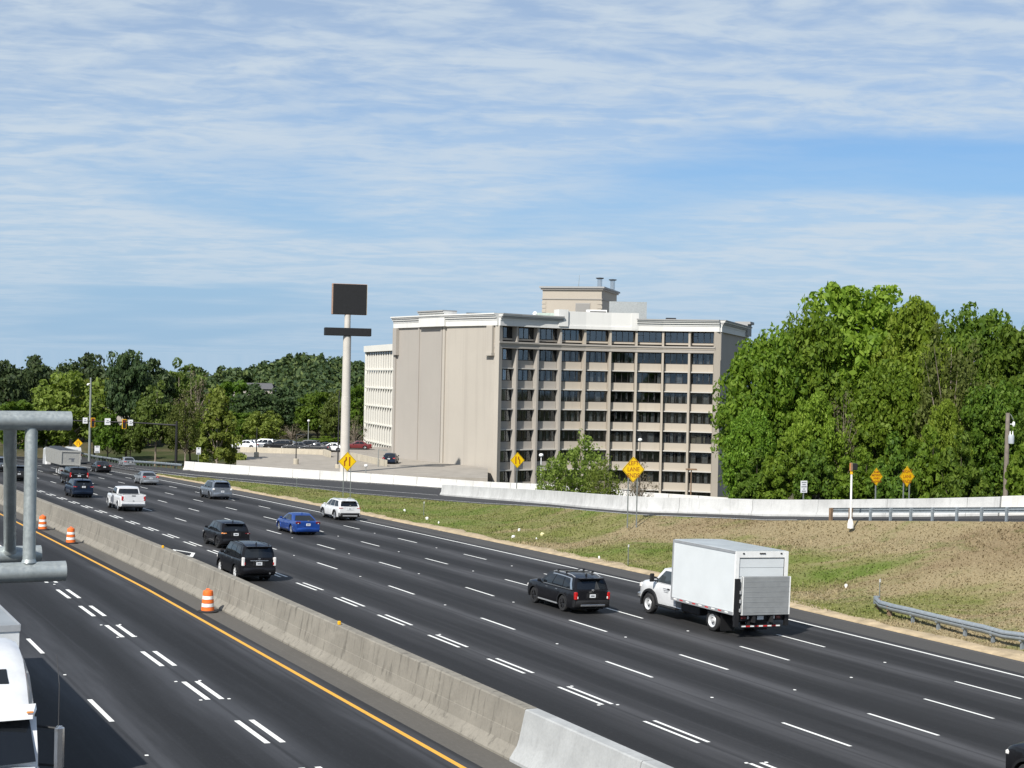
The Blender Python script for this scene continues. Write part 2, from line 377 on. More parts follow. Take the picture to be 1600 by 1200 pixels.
M['leaf_light'] = leafmat('leaf_light', (.10, .155, .028), (.175, .245, .045), (.26, .33, .075), .45)
M['twig'] = leafmat('budding_twigs', (.075, .065, .04), (.12, .10, .065), (.15, .15, .07), .2)

# ------------------------------------------------------------------ the setting: ground, roads, markings
def sstep(a, b, x):
    t = min(1, max(0, (x-a)/(b-a))); return t*t*(3-2*t)
def camxy(X, Y): return X*math.cos(YAW)-Y*math.sin(YAW), X*math.sin(YAW)+Y*math.cos(YAW)
def terrain(X, Y):
    cx, cd = camxy(X, Y)
    h = -2.0-drop(max(Y, 0))
    h -= .6*sstep(52, 40, X)
    hot = sstep(172, 196, cd)*sstep(-22, -8, cx-(cd-200)*.05)*sstep(330, 280, cd)
    h = h*(1-hot)-9.2*hot
    rise = sstep(84, 96, cd)*sstep(18, 30, cx)*sstep(190, 150, cd)
    h = h*(1-rise)+.2*rise
    far = sstep(250, 340, cd); h = h*(1-far)-5*far
    h += far*9*math.exp(-((cx+95-.1*(cd-400))/90)**2-((cd-640)/170)**2)+far*5*math.exp(-((cx+160)/120)**2-((cd-450)/120)**2)
    h += 8*sstep(900, 2400, cd)
    return h
gx = [-2600,-1400,-800,-500,-320]+list(range(-240,-60,30))+list(range(-60,130,8))+list(range(130,340,22))+[380,480,620,900,1500,2600]
gy = [-700,-300,-120]+list(range(-60,300,8))+list(range(300,620,26))+[680,780,900,1200,1700,2600,3600]
mb = MB(); rows = [[(x, y, terrain(x, y)) for x in gx] for y in gy]; mb.loft(rows, False, False)
struct(mb.build('ground', M['ground'], smooth=60))

def ribbon(name, x0, x1, Y0, Y1, mat, nx=2, dy=6., dz=0., parent=None, thick=None):
    ys = np.arange(Y0, Y1+.01, dy); xs = np.linspace(x0, x1, nx+1)
    me = bpy.data.meshes.new(name)
    vs = [(x, y, road_z(x)-drop(y)+dz) for y in ys for x in xs]; n = nx+1
    fs = [(j*n+i, j*n+i+1, (j+1)*n+i+1, (j+1)*n+i) for j in range(len(ys)-1) for i in range(nx)]
    me.from_pydata(vs, [], fs); me.materials.append(mat); uv = me.uv_layers.new(name='lane')
    for l in me.loops: uv.data[l.index].uv = (vs[l.vertex_index][0], vs[l.vertex_index][1])
    return link(name, me, parent)
near_road = struct(ribbon('near_carriageway', -14, 17.62, -40, 420, M['asphalt_near'], 6))
road = struct(ribbon('highway', 19.9, 44.9, -40, 420, M['asphalt'], 6))
struct(ribbon('median_shoulder', 17.62, 19.9, -40, 420, M['median_shoulder'], 1))
struct(ribbon('road_shoulder', 44.9, 47.15, -40, 420, M['shoulder'], 1))
mb = MB(); ys = np.arange(-40, 200, 1.5); rw = []
for y in ys:
    j = .25*math.sin(y*.31)+.15*math.sin(y*1.3+2); z = road_z(47.2)-drop(y)
    rw.append([(47.15, y, z-.02), (47.17, y, z+.05), (47.45, y, z+.09), (48.1+j*1.3, y, z+.12+.02*math.sin(y*2.1)), (48.5+j, y, z-.1)])
mb.loft(rw, False, False); struct(mb.build('sand_edge', M['sand'], smooth=60))

def slab(name, x, y0, y1, w, mat, parent, dz=.005):
    n = max(1, int((y1-y0)/6)); ys = np.linspace(y0, y1, n+1); mb = MB()
    mb.loft([[(x-w/2, y, road_z(x-w/2)-drop(y)+dz), (x+w/2, y, road_z(x+w/2)-drop(y)+dz)] for y in ys], False, False)
    return mb.build(name, mat, parent)
slab('edge_line', 44.3, -30, 260, .16, M['white_line'], road)
slab('edge_line', 17.1, -30, 260, .17, M['yellow_line'], near_road)
slab('edge_line', -1.8, -30, 200, .16, M['white_line'], near_road)
PER = 11.15; DL = 3.35
def dash(x, yfar, ln=DL, w=.13, parent=road): slab('lane_dash', x, yfar-ln, yfar, w, M['white_line'], parent)
for x, f0 in ((29.42, 39.5), (33.25, 40.0), (37.05, 41.6), (40.75, 44.1)):
    skip = {33.25: {60.62-40.0: 0}}.get(x)
    ys = [f0-2*PER, f0-PER]+[f0+k*PER for k in range(0, 19)]
    if x == 33.25: ys = [f0-PER, 40.0, 51.45, 60.6, 71.9]+[84.2+k*PER for k in range(0, 16)]
    gro = .004 if x < 30 else .0055
    for y in ys: dash(x+gro*max(0, y-60), y)
for k in range(24):
    y = 35.14+k*5.64-5.64
    for dx in (.0, .36): dash(25.1+dx, y, 3.05, .13)
for y in (37.95, 43.83, 49.97, 55.9, 62.18, 67.63, 73.07, 78.8, 84.6, 90.3, 96, 101.8):
    for dx in (.0, .44): dash(13.0+dx, y, 3.0, .17, near_road)
for k in range(-1, 8): dash(9.53, 47.8+k*11.6, 3.25, .15, near_road)
for k in range(-1, 8): dash(5.9, 44.+k*11.6, 3.25, .15, near_road)
for k in range(-1, 8): dash(2.2, 46.+k*11.6, 3.25, .15, near_road)
# carpool diamond
mb = MB(); cx, cy = 23.15, 89.8
o_ = [(0, 2.3), (.75, 0), (0, -2.3), (-.75, 0)]; i_ = [(0, 1.6), (.53, 0), (0, -1.6), (-.53, 0)]
pt = lambda a: (cx+a[0], cy+a[1], road_z(cx+a[0])-drop(cy+a[1])+.006)
for k in range(4): mb.add([pt(o_[k]), pt(o_[(k+1) % 4]), pt(i_[(k+1) % 4]), pt(i_[k])], [(0, 1, 2, 3)])
mb.build('carpool_diamond', M['white_line'], road)
# raised reflectors in the gaps and at the carpool stripes
mm = MB(); mm.cbox((0, 0, .010), (.10, .09, .024), .010); rm = mm.build('road_reflector', M['reflective'])
def reflector(x, y, lab, first=[True]):
    o = rm if first[0] else rm.copy()
    if not first[0]: COL.objects.link(o)
    first[0] = False; o.location = (x, y, road_z(x)-drop(y)+.004); o.rotation_euler = (0, .029, 0); tag(o, lab, 'reflector', 'raised reflectors on the road')
for x, f0 in ((29.42, 39.5), (33.25, 40.0), (37.05, 41.6), (40.75, 44.1)):
    for k in range(-1, 6):
        y = f0+k*PER+PER*.36
        if x == 33.25 and k > 0: y = {1: 55.7, 2: 66.3, 3: 78, 4: 89, 5: 100}[k]
        reflector(x+.03, y, 'small white raised reflector in a gap between the single lane dashes')
for x, y in ((25.0, 35.3), (25.6, 35.2), (24.9, 32.2), (25.55, 32.1), (25.6, 46.5), (24.9, 43.4), (25.55, 43.3), (25.6, 57.8)):
    reflector(x, y-.12, 'small white raised reflector at the double stripes beside the carpool lane')
for x, y in ((12.75, 50.0), (13.55, 50.0), (12.75, 46.9), (13.65, 46.9), (12.8, 62.2), (13.55, 62.2), (12.8, 59.1), (13.5, 59.2), (9.53, 40.25), (9.53, 51.9), (13.2, 75)):
    reflector(x, y, 'small white raised reflector on the near carriageway left of the yellow line')

# ---- ramp and verge: picture columns give (near edge d, z), (gore barrier d, z), (far edge d, z)
COLS = [(100,(256,-5.05),(270,-5.15),(289,-5.4)), (150,(233,-4.15),(243,-4.4),(257,-4.8)), (200,(213,-3.6),(222,-3.75),(231,-4.0)), (249,(199.2,-3.15),(204,-3.05),(210,-2.95)), (300,(188,-2.8),(191,-2.6),(196,-2.4)),
 (365,(181,-2.65),(184.5,-2.55),(191.5,-2.42)), (440,(173,-2.5),(178,-2.45),(186.8,-2.42)), (500,(167.9,-2.45),(174,-2.45),(186.8,-2.6)), (560,(161.3,-2.4),(170,-2.4),(186.8,-2.79)),
 (691,(150.4,-2.05),(160.5,-2.17),(181,-2.9)), (760,(139,-1.35),(147,-1.4),(174,-2.7)), (860,(124.4,-.3),(128.6,-.28),(166,-2.3)), (930,(115.5,.2),(119,.22),(160,-2.2)), (1000,(109,.55),(112.2,.57),(156,-2.2)),
 (1130,(104,.86),(107.8,.9),(151,-2.2)), (1200,(101,1.05),(105.5,1.05),(148,-2.2)), (1300,(96.9,1.5),(100.6,1.5),(144,-2)), (1450,(89.8,2.2),(93.8,2.2),(139,-1.5)), (1600,(84.3,2.75),(89,2.8),(135,-1.)), (1750,(79.5,3.3),(84.5,3.35),(131,-.5)), (1950,(74,3.9),(79,3.95),(126,0))]
def polyline(idx, p0, p1, step=20):
    out = []
    pxs = [c[0] for c in COLS]; 
    for px in list(np.arange(p0, p1, step))+[p1]:
        d = np.interp(px, pxs, [c[idx][0] for c in COLS]); z = np.interp(px, pxs, [c[idx][1] for c in COLS]); out.append(cw(px, d, z))
    return out
ne, mi_, fe = polyline(1, 100, 1950), polyline(2, 100, 1950), polyline(3, 100, 1950)
me = bpy.data.meshes.new('ramp'); vs = []; fs = []; uvs = []; k = 0; run = 0
for i, (a, b, c) in enumerate(zip(ne, mi_, fe)):
    if i: run += (b-mi_[i-1]).length
    wall = a.copy(); wall.z -= 2.2; b2 = b+Vector((0, 0, -.02)); c2 = c.copy(); c2.z -= 2.2
    ps = [wall, a, (a+b)/2, b2, (b2+c)/2, c, c2]; vs += [tuple(p) for p in ps]; uvs += [((p-a).length, run) for p in ps]
n = 7
for i in range(len(ne)-1):
    for j in range(n-1): fs.append((i*n+j, (i+1)*n+j, (i+1)*n+j+1, i*n+j+1))
me.from_pydata(vs, [], fs); me.materials.append(M['ramp']); uv = me.uv_layers.new(name='lane')
for l in me.loops: uv.data[l.index].uv = uvs[l.vertex_index]
bmfix(me); ramp = struct(link('ramp_road', me))
def edge_stripe(idx0, idx1, t, p0, p1, w=.15, dz=.012):
    A, B = polyline(idx0, p0, p1), polyline(idx1, p0, p1); mb = MB(); rw = []
    for a, b in zip(A, B):
        u_ = (b-a).normalized(); q = a+(b-a)*t; q.z += dz; rw.append([q-u_*w/2, q+u_*w/2])
    mb.loft(rw, False, False); return mb.build('edge_line', M['white_line'], ramp)
edge_stripe(1, 2, .18, 160, 1250); edge_stripe(1, 2, .86, 160, 691); edge_stripe(2, 3, .85, 300, 690)

pxs = [c[0] for c in COLS]
def bump2(x, y):
    return .16*math.sin(x*.55+y*.21)+.12*math.sin(y*.47-x*.3+1)+.07*math.sin(x*1.3+2)*math.sin(y*1.1)
ver_cols = list(range(249, 1960, 9)); NV = 26; grid = []
for px in ver_cols:
    k_ = (px-800)/2400; dx = math.cos(YAW)*k_+math.sin(YAW); d0 = 47.5/dx; A = cw(px, d0, 0); A.z = road_z(47.3)-drop(A.y)+.05
    B = cw(px, float(np.interp(px, pxs, [c[1][0] for c in COLS])), float(np.interp(px, pxs, [c[1][1] for c in COLS])))
    if (B-A).length < .5 or B.x < A.x: B = A+Vector((.5, .2, .0))
    row = []
    for j in range(NV+1):
        t = j/NV; p = A.lerp(B, t); s_ = t**1.75; p.z = A.z+(B.z-A.z)*s_+bump2(p.x, p.y)*math.sin(math.pi*t)*min(1, (B-A).length/8)+(.03 if t > .99 else 0)
        row.append(p)
    grid.append(row)
mb = MB(); mb.loft(grid, False, False); verge = struct(mb.build('grass_verge', M['verge'], smooth=60))
# grass tufts on the verge: one mass
def verge_pt(u, v):
    i = min(int(u*(len(grid)-1)), len(grid)-2); j = min(int(v*NV), NV-1); a = u*(len(grid)-1)-i; b = v*NV-j
    return grid[i][j].lerp(grid[i+1][j], a).lerp(grid[i][j+1].lerp(grid[i+1][j+1], a), b)
V = []; Q = []; NB = 80000
rr = RNG.random((NB, 8))
for q in rr:
    u_ = .90*q[0]; p = verge_pt(u_, .02+.975*q[1])
    cl = math.sin(p.x*.9+p.y*.35)+math.sin(p.y*.8-p.x*.5)+math.sin(p.x*.31-p.y*.22+1)
    h = (.03+.055*q[2]**2)*(1+.5*max(0, cl)); a = q[3]*6.283; w = .03+.04*q[4]; lx, ly = (q[5]-.5)*.16, (q[6]-.5)*.16
    b = len(V); dx, dy = math.cos(a)*w, math.sin(a)*w
    V += [(p.x-dx, p.y-dy, p.z-.03), (p.x+dx, p.y+dy, p.z-.03), (p.x+lx+dx*.2, p.y+ly+dy*.2, p.z+h), (p.x+lx-dx*.6, p.y+ly-dy*.6, p.z+h*.8)]; Q.append((b, b+1, b+2, b+3))
gr = link('grass', np_mesh('grass', np.array(V), np.array(Q), M['blades'])); gr['kind'] = 'stuff'; gr['label'] = 'dry and green grass on the verge between highway and ramp'; gr['category'] = 'grass'

# ------------------------------------------------------------------ barriers
def barrier_run(root, pts, prof, mat, seg, gap=.015, matfn=None, name='panel'):
    """pts: polyline on the ground; prof: (offset to the left-hand normal, height) ring; cut into panels of length seg"""
    L = [0]
    for a, b in zip(pts[:-1], pts[1:]): L.append(L[-1]+(b-a).length)
    def at(s):
        s = min(max(s, 0), L[-1]); i = min(max(int(np.searchsorted(L, s))-1, 0), len(pts)-2); t = (s-L[i])/max(1e-6, L[i+1]-L[i]); return pts[i].lerp(pts[i+1], t)
    s = 0; k = 0
    while s < L[-1]-.3:
        e = min(s+seg, L[-1]); mb = MB(); rw = []
        for q in np.linspace(s+gap/2, e-gap/2, max(2, int(seg/3)+1)):
            p = at(q); t = (at(min(q+.5, L[-1]))-at(max(q-.5, 0))); t.z = 0; t.normalize(); nn = Vector((-t.y, t.x, 0))
            rw.append([p+nn*a+Vector((0, 0, h)) for a, h in prof])
        mb.loft(rw, True, True); o = mb.build(name, matfn(k) if matfn else mat, root, smooth=25); s = e; k += 1
mz = lambda y: road_z(19.3)-drop(y)
med = thing('median_barrier', 'long weathered concrete median barrier with dark streaks between the two carriageways', 'barrier', (0, 0, 0))
oldp = [(.65, -.12), (.65, .08), (.40, .36), (.325, .70), (.31, .71), (.20, 1.37), (.16, 1.40), (-.16, 1.40), (-.20, 1.37), (-.325, .7), (-.40, .36), (-.65, .08), (-.65, -.12)]
barrier_run(med, [Vector((19.3, y, mz(y))) for y in np.arange(37.2, 262, 3.05)], oldp, M['old_concrete'], 6.1, .02)
for q in range(3):                                      # scraped patches are in the material; small bolt plates on top
    pass
med2 = thing('median_barrier', 'short run of fresh pale grey concrete median barrier at the bottom edge', 'barrier', (0, 0, 0))
newp = [(.66, -.12), (.66, .10), (.44, .42), (.38, .60), (.21, 1.36), (.17, 1.39), (-.17, 1.39), (-.21, 1.36), (-.38, .6), (-.44, .42), (-.66, .1), (-.66, -.12)]
barrier_run(med2, [Vector((19.3, y, mz(y))) for y in np.arange(6.7, 37.21, 3.05)][::-1], newp, M['new_concrete'], 6.1, .04)
gore = thing('ramp_barrier', 'pale grey concrete barrier along the ramp behind the grass verge', 'barrier', (0, 0, 0))
gp = [(.30, -.3), (.30, .08), (.16, .33), (.09, 1.05), (.07, 1.07), (-.07, 1.07), (-.09, 1.05), (-.16, .33), (-.30, .08), (-.30, -.3)]
def gmat(k): return M['gore_concrete']
barrier_run(gore, polyline(2, 695, 1568, 10), gp, M['gore_concrete'], 6.0, .03)
gore2 = thing('ramp_barrier', 'bright white concrete barrier at the right edge behind the guardrail', 'barrier', (0, 0, 0))
barrier_run(gore2, polyline(2, 1570, 1950, 10), [(a*1.02, h*1.03 if h > 0 else h) for a, h in gp], M['bright_concrete'], 6.0, .03)
farb = thing('ramp_barrier', 'bright white concrete barrier along the far side of the ramp before the parking lot', 'barrier', (0, 0, 0))
barrier_run(farb, polyline(3, 292, 1160, 10), gp, M['bright_concrete'], 3.3, .05)
# W-beam guardrails
WB = [(.0, .31), (.05, .27), (.085, .23), (.085, .19), (.01, .155), (.085, .12), (.085, .08), (.05, .04), (.0, .0), (-.015, .0), (.03, .05), (.065, .085), (.065, .115), (-.012, .155), (.065, .195), (.065, .225), (.03, .26), (-.015, .31)]
def guardrail(label, pts, side, sp, postmat, rail_z=.42, first_wood=0, phase=.4, sc=1.):
    t = thing('guardrail', label, 'guardrail', (0, 0, 0)); rw = []
    for i, p in enumerate(pts):
        d = pts[min(i+1, len(pts)-1)]-pts[max(i-1, 0)]; d.z = 0; d.normalize(); nn = Vector((-d.y, d.x, 0))*side
        rw.append([p+nn*(a+.1)+Vector((0, 0, rail_z+h*sc)) for a, h in WB])
    mb = MB(); mb.loft(rw, True, True); mb.build('rail', M['rail'], t, smooth=35)
    L = 0; nxt = phase; k = 0
    for a, b in zip(pts[:-1], pts[1:]):
        ln = (b-a).length
        while nxt <= L+ln:
            p = a.lerp(b, (nxt-L)/ln); d = (b-a); ang = math.atan2(d.y, d.x); w = k < first_wood
            d.normalize(); nn = Vector((-d.y, d.x, 0))*side
            mb = MB(); s_ = .18 if w else .13
            mb.box((p.x, p.y, p.z+.2), (s_, s_, 1.15), ang)
            mb.build('post', M['rust_post'] if w else postmat, t)
            mb = MB(); q = p+nn*.075; mb.box((q.x, q.y, p.z+rail_z+.15), (.12, .16, .32), ang); mb.build('spacer_block', M['rust_post'] if w else postmat, t)
            nxt += sp; k += 1
        L += ln
    return t
up_pts = [p+Vector((.0, .0, -.02)) for p in polyline(1, 1298, 1950, 12)]
up_pts = [p.lerp(q, .12) for p, q in zip(up_pts, polyline(2, 1298, 1950, 12))]
guardrail('grey steel guardrail on posts along the top of the grass verge', up_pts, 1, 1.72, M['rail'], .50, 2, .25)
def vz(x, y):                                           # height of the verge at a plan point
    best = min((abs(p.x-x)+abs(p.y-y), p.z) for r_ in grid for p in r_); return best[1]
lo_pts = []
for y in list(np.arange(59.6, 20, -1.2)):
    x = 49.1-.012*(59.6-y)+(.9*max(0, (y-57.5)/2.1)**2); lo_pts.append(Vector((x, y, min(vz(x, y), -1.0)-.12)))
gl = guardrail('grey steel guardrail at the foot of the grass verge beside the highway shoulder', lo_pts, -1, 1.75, M['rail'], .44, 2, .35, sc=1.25)
mb = MB(); p = lo_pts[0]; mb.cyl(p+Vector((.02, .12, .44)), p+Vector((.02, .12, .82)), .16, n=14); mb.build('end_terminal', M['rail'], gl, smooth=40)
fl_pts = [cw(px, float(np.interp(px, pxs, [c[3][0] for c in COLS]))-.6, float(np.interp(px, pxs, [c[3][1] for c in COLS]))) for px in range(288, 96, -8)]
guardrail('distant steel guardrail on the far side of the ramp in front of the roadside trees', fl_pts, 1, 2.5, M['green_post'], .42)

# ------------------------------------------------------------------ galvanised truss end close to the camera
tr = thing('sign_truss', 'end of a galvanised steel pipe truss reaching in from the left', 'truss', (0, 0, 0))
def wpt(px, py, d): return cw(px, d, py=py)
ax = Vector((1, 0, 0))                                   # the truss runs across the carriageways
def chord(px, py, d, r_, ln, nm):
    e = wpt(px, py, d); mb = MB(); n = 24
    rows = [[e-ax*s_+Vector((0, math.cos(2*math.pi*i/n)*q, math.sin(2*math.pi*i/n)*q)) for i in range(n)] for s_, q in ((-.0, r_*.90), (.0, r_), (.012, r_), (ln, r_))]
    mb.loft(rows, True, True); mb.build(nm, M['galv'], tr, smooth=40); return e
RC = .087
et = chord(112, 657.5, 13.55, .084, 9, 'top_chord'); ef = chord(108, 892, 13.5, .089, 9, 'bottom_chord'); eb = chord(69, 866, 14.75, RC, 9, 'bottom_chord')
def brace(a, b, r_, nm='web_post'):
    mb = MB(); mb.cyl(a, b, r_, n=18, caps=False); t = (b-a).normalized()
    for q, s_ in ((a, 1), (b, -1)): mb.lathe([(0, 0), (0, 0)], 3, q)
    mb2 = MB(); mb2.cyl(a, b, r_, n=18); o = mb2.build(nm, M['galv'], tr, smooth=40)
    w = MB(); w.cyl(b-t*(RC*.95), b-t*(RC*.95+.03), r_*1.22, r_*1.02, 18); w.build('weld_bead', M['galv'], o, smooth=60)
brace(et-ax*.335, ef-ax*.31, .054); brace(et-ax*.515, eb-ax*.285, .056)
brace(ef-ax*.40, eb-ax*1.0, .04); brace(ef-ax*1.7, eb-ax*1.0, .04)
for k in range(2, 6):
    brace(et-ax*(.4+1.5*k), ef-ax*(.4+1.5*k), .053); brace(et-ax*(.55+1.5*k), eb-ax*(.4+1.5*k), .053); brace(et-ax*(.45+1.5*k), ef-ax*(.4+1.5*(k-1)), .04, 'web_diagonal')
mb = MB(); base = ef-ax*8.6+Vector((0, .6, 0)); mb.cyl((base.x, base.y, -.05), (base.x, base.y, et.z+.3), .22, n=20); mb.build('column', M['galv'], tr, smooth=40)

# ------------------------------------------------------------------ traffic drums
drum_labels = ['orange and white traffic drum standing alone nearest, left of the weathered barrier', 'dusty orange and white traffic drum, the middle one of three along the barrier', 'orange and white traffic drum farthest along the barrier, beside the steel pipe']
for (x, y), lb, dirty in (((17.95, 65.2), drum_labels[0], 0), ((17.82, 96.0), drum_labels[1], 1), ((17.78, 105.8), drum_labels[2], 0)):
    t = thing('traffic_drum', lb, 'traffic drum', (x, y, road_z(x)-drop(y)), .3*x, 'traffic drums along the median')
    sc = 1.08
    mb = MB(); mb.lathe([(.44, 0), (.44, .05), (.36, .075), (.3, .08)], 20); mb.build('rubber_base', M['tyre'], t, smooth=40)
    z = .07; rad = .285
    for k, (hh, mt) in enumerate(((.15, 'orange'), (.15, 'reflective'), (.15, 'orange'), (.15, 'reflective'), (.16, 'orange'))):
        mb = MB(); r2 = rad-.012; mb.lathe([(r2-.02, z), (rad, z+.008), (r2+.004, z+hh-.008), (r2-.02, z+hh)], 24)
        mb.build('orange_band' if mt == 'orange' else 'white_band', M[mt], t, smooth=50); z += hh*sc-.0; rad -= .014
    mb = MB(); mb.lathe([(rad, z-.02), (rad-.01, z+.03), (rad-.08, z+.06), (.0001, z+.07)], 24); mb.build('lid', M['orange'], t, smooth=50)
    mb = MB(); mb.tube([(-.09, 0, z+.05), (-.08, 0, z+.11), (.08, 0, z+.11), (.09, 0, z+.05)], .018, 8); mb.build('handle', M['orange'], t, smooth=50)

# ------------------------------------------------------------------ the hotel
def wallmat(name, c, c2, amt=.25):
    m = MAT(name); p = m.pos(); a = m.noise(.12, 5, .6, vec=p); b = m.noise(1., 5, .7, (.9, .9, .035), vec=p); f = m.noise(6, 5, .6, vec=p)
    k = m.ramp(a, [(.3, tuple(x*.93 for x in c)), (.7, c)]); k = m.mix(m.map(b, .5, .72, 0, amt), k, c2); k = m.mix(m.map(f, .4, .75, 0, .12), k, tuple(x*.75 for x in c))
    m.col(k).set(Roughness=.9, Specular_IOR_Level=.2).bump(f, .1, .01); return m.m
M['stucco'] = wallmat('beige_stucco', (.43, .395, .345), (.33, .30, .262), .5); M['stucco_grey_shade'] = wallmat('grey_shade_stucco', (.37, .343, .31), (.31, .287, .26), .4)  # grey copy paints in the shade of turned-away faces; also serves mouldings
M['stucco_warm'] = wallmat('warm_beige_stucco', (.42, .375, .315), (.35, .312, .26), .4); M['cornice'] = wallmat('white_cornice', (.68, .675, .65), (.50, .50, .485), .4)
M['cornice_grey'] = wallmat('grey_cornice_moulding', (.34, .34, .335), (.26, .26, .26)); M['ledge'] = wallmat('pale_ledge', (.52, .50, .46), (.42, .40, .37))
M['interior'] = simple('painted_room_dark', (.032, .030, .029), .9, 0, .4, 1.2); M['frame_dark'] = simple('bronze_window_frame', (.035, .032, .03), .5, .3, .2)
M['curtain'] = simple('grey_curtain', (.42, .41, .39), .9, 0, .35, 1.1); M['curtain_warm'] = simple('yellowed_curtain', (.42, .36, .25), .9, 0, .25, 1.1)
def winglass(name, refl=.28, tint=.5):
    m = MAT(name); t = m.n('ShaderNodeBsdfTransparent'); t.inputs[0].default_value = (tint, tint*1.02, tint*1.03, 1)
    g = m.n('ShaderNodeBsdfGlossy'); g.inputs['Roughness'].default_value = .03; g.inputs[0].default_value = (.8, .85, .9, 1)
    f = m.n('ShaderNodeFresnel'); f.inputs[0].default_value = 1.5
    x = m.n('ShaderNodeMixShader'); m.l(m.math('ADD', m.math('MULTIPLY', f.outputs[0], .25+refl), refl*.12), x.inputs[0]); m.l(t.outputs[0], x.inputs[1]); m.l(g.outputs[0], x.inputs[2]); m.l(x.outputs[0], m.o.inputs[0]); return m.m
M['window_glass'] = winglass('window_glass', .35, .78); M['window_glass_top'] = winglass('top_floor_window_glass', .9, .45)

HZ = -9.2
hp = cw(777.5, 208, HZ)
hotel = thing('hotel', 'tall beige concave hotel slab with grid of recessed windows and white cornice behind the ramp', 'building', hp, -YAW)
# local axes: x = right, y = away, z up from the hotel's ground
zl = lambda z: z-HZ
BW = 3.73; angs = [R(a) for a in (46, 39, 31, 22, 14, 6, -3, -12, -20)]
Q = [Vector((0, 0))]
for a in angs: Q.append(Q[-1]+Vector((math.cos(a), math.sin(a)))*BW)
REC = 1.0                                            # windows stand this far behind the fin fronts
P1 = Vector((-7.9, 9.4)); P0 = Vector((-15.7, 21.6)); PE = Q[9]+Vector((8.2, 25)); 
def inner(i):                                        # facade corner moved back by REC
    a0 = angs[max(i-1, 0)]; a1 = angs[min(i, 8)]; a = (a0+a1)/2; return Q[i]+Vector((-math.sin(a), math.cos(a)))*(REC+.42)
def ring(pts, z): return [(p[0], p[1], z) for p in pts]
core = [inner(i) for i in range(10)]
core[0] = Q[0]+Vector((.3, 1.6)); core[9] = Q[9]+Vector((-.1, 1.5))
backs = [PE+Vector((-16, 14)), P0+Vector((10, 26))]
body = core+[Q[9]+Vector((.35, 1.2)), PE]+backs+[P0, P1, Q[0]+Vector((-.2, .5))]
TOP = 17.3
mb = MB(); mb.loft([ring(core, zl(-9.2)), ring(core, zl(TOP))], False, False); mb.build('room_dark_plane', M['interior'], hotel)  # shallow plane painted dark in place of deep unlit rooms
# blank end walls and back
def wall_panel(a, b, z0, z1, mat, nm='wall', th=.5):
    a, b = Vector(a), Vector(b); d = (b-a).normalized(); n_ = Vector((-d.y, d.x))*th
    mb = MB(); mb.loft([[(p.x, p.y, zl(z)) for p in (a, b, b+n_, a+n_)] for z in (z0, z1)], True, True); return mb.build(nm, mat, hotel)
wall_panel(P1, Q[0]+Vector((-.25, .25)), -9.2, TOP, M['stucco'])
wall_panel(P0, P1, -9.2, TOP, M['stucco_grey_shade'])
wall_panel(Q[9]+Vector((.55, .3)), PE, -9.2, TOP, M['stucco_grey_shade'])  # end wall turned from the sun, its shade painted in as grey
wall_panel(PE, backs[0], -9.2, TOP, M['stucco_grey_shade']); wall_panel(backs[0], backs[1], -9.2, TOP, M['stucco_grey_shade']); wall_panel(backs[1], P0, -9.2, TOP, M['stucco_grey_shade'])
def pilaster(p, d, w, dep, z0, z1, mat, nm='pilaster'):
    d = Vector(d).normalized(); n_ = Vector((d.y, -d.x)); mb = MB(); a = Vector(p)
    mb.loft([[(q.x, q.y, zl(z)) for q in (a-d*w/2+n_*dep, a+d*w/2+n_*dep, a+d*w/2-n_*.2, a-d*w/2-n_*.2)] for z in (z0, z1)], True, True); return mb.build(nm, mat, hotel)
e1 = (Q[0]-P1); e0 = (P1-P0)
pilaster(P1+e1*.03, e1, .5, .22, -9.2, TOP, M['stucco']); pilaster(P0+e0*.52, e0, .35, .15, -9.2, TOP, M['stucco_grey_shade']); pilaster(P1-e0*.02, e0, .4, .2, -9.2, TOP, M['stucco_grey_shade'])
pilaster(P0+e0*.03, e0, .5, .25, -9.2, TOP, M['stucco_grey_shade'])
pilaster(P0+e0*.06, e0, 1.1, .55, 13.3, TOP, M['stucco_grey_shade'], 'drop_bracket'); pilaster(Q[0]-e1*.12, e1, 1.25, .45, 13.4, TOP, M['stucco'], 'drop_bracket'); pilaster(Q[0]-e1*.12, e1, 1.5, .6, 13.2, 13.6, M['stucco'], 'bracket_foot')
pilaster(Q[9]+Vector((.7, .9)), PE-Q[9], 1.3, .35, 13.3, TOP, M['stucco_grey_shade'], 'drop_bracket'); pilaster(Q[9]+(PE-Q[9])*.13, PE-Q[9], .25, .12, -9.2, 13.3, M['stucco_grey_shade'])
# corner posts at both ends of the window grid
mb = MB(); a = Q[0]; mb.loft([[(p.x, p.y, zl(z)) for p in (a+Vector((-.45, .1)), a+Vector((.12, -.12)), a+Vector((.55, .55)), a+Vector((.3, 1.7)), a+Vector((-.3, 1.2)))] for z in (-9.2, TOP)], True, True); mb.build('corner_post', M['stucco'], hotel)
mb = MB(); a = Q[9]; mb.loft([[(p.x, p.y, zl(z)) for p in (a+Vector((-.2, -.1)), a+Vector((.75, .15)), a+Vector((.8, 1.6)), a+Vector((-.1, 1.6)))] for z in (-9.2, TOP)], True, True); mb.build('corner_post', M['stucco_warm'], hotel)
FH = 2.80; W1 = 14.2                                  # storey height, head of the second window row
hroot_rz = -YAW
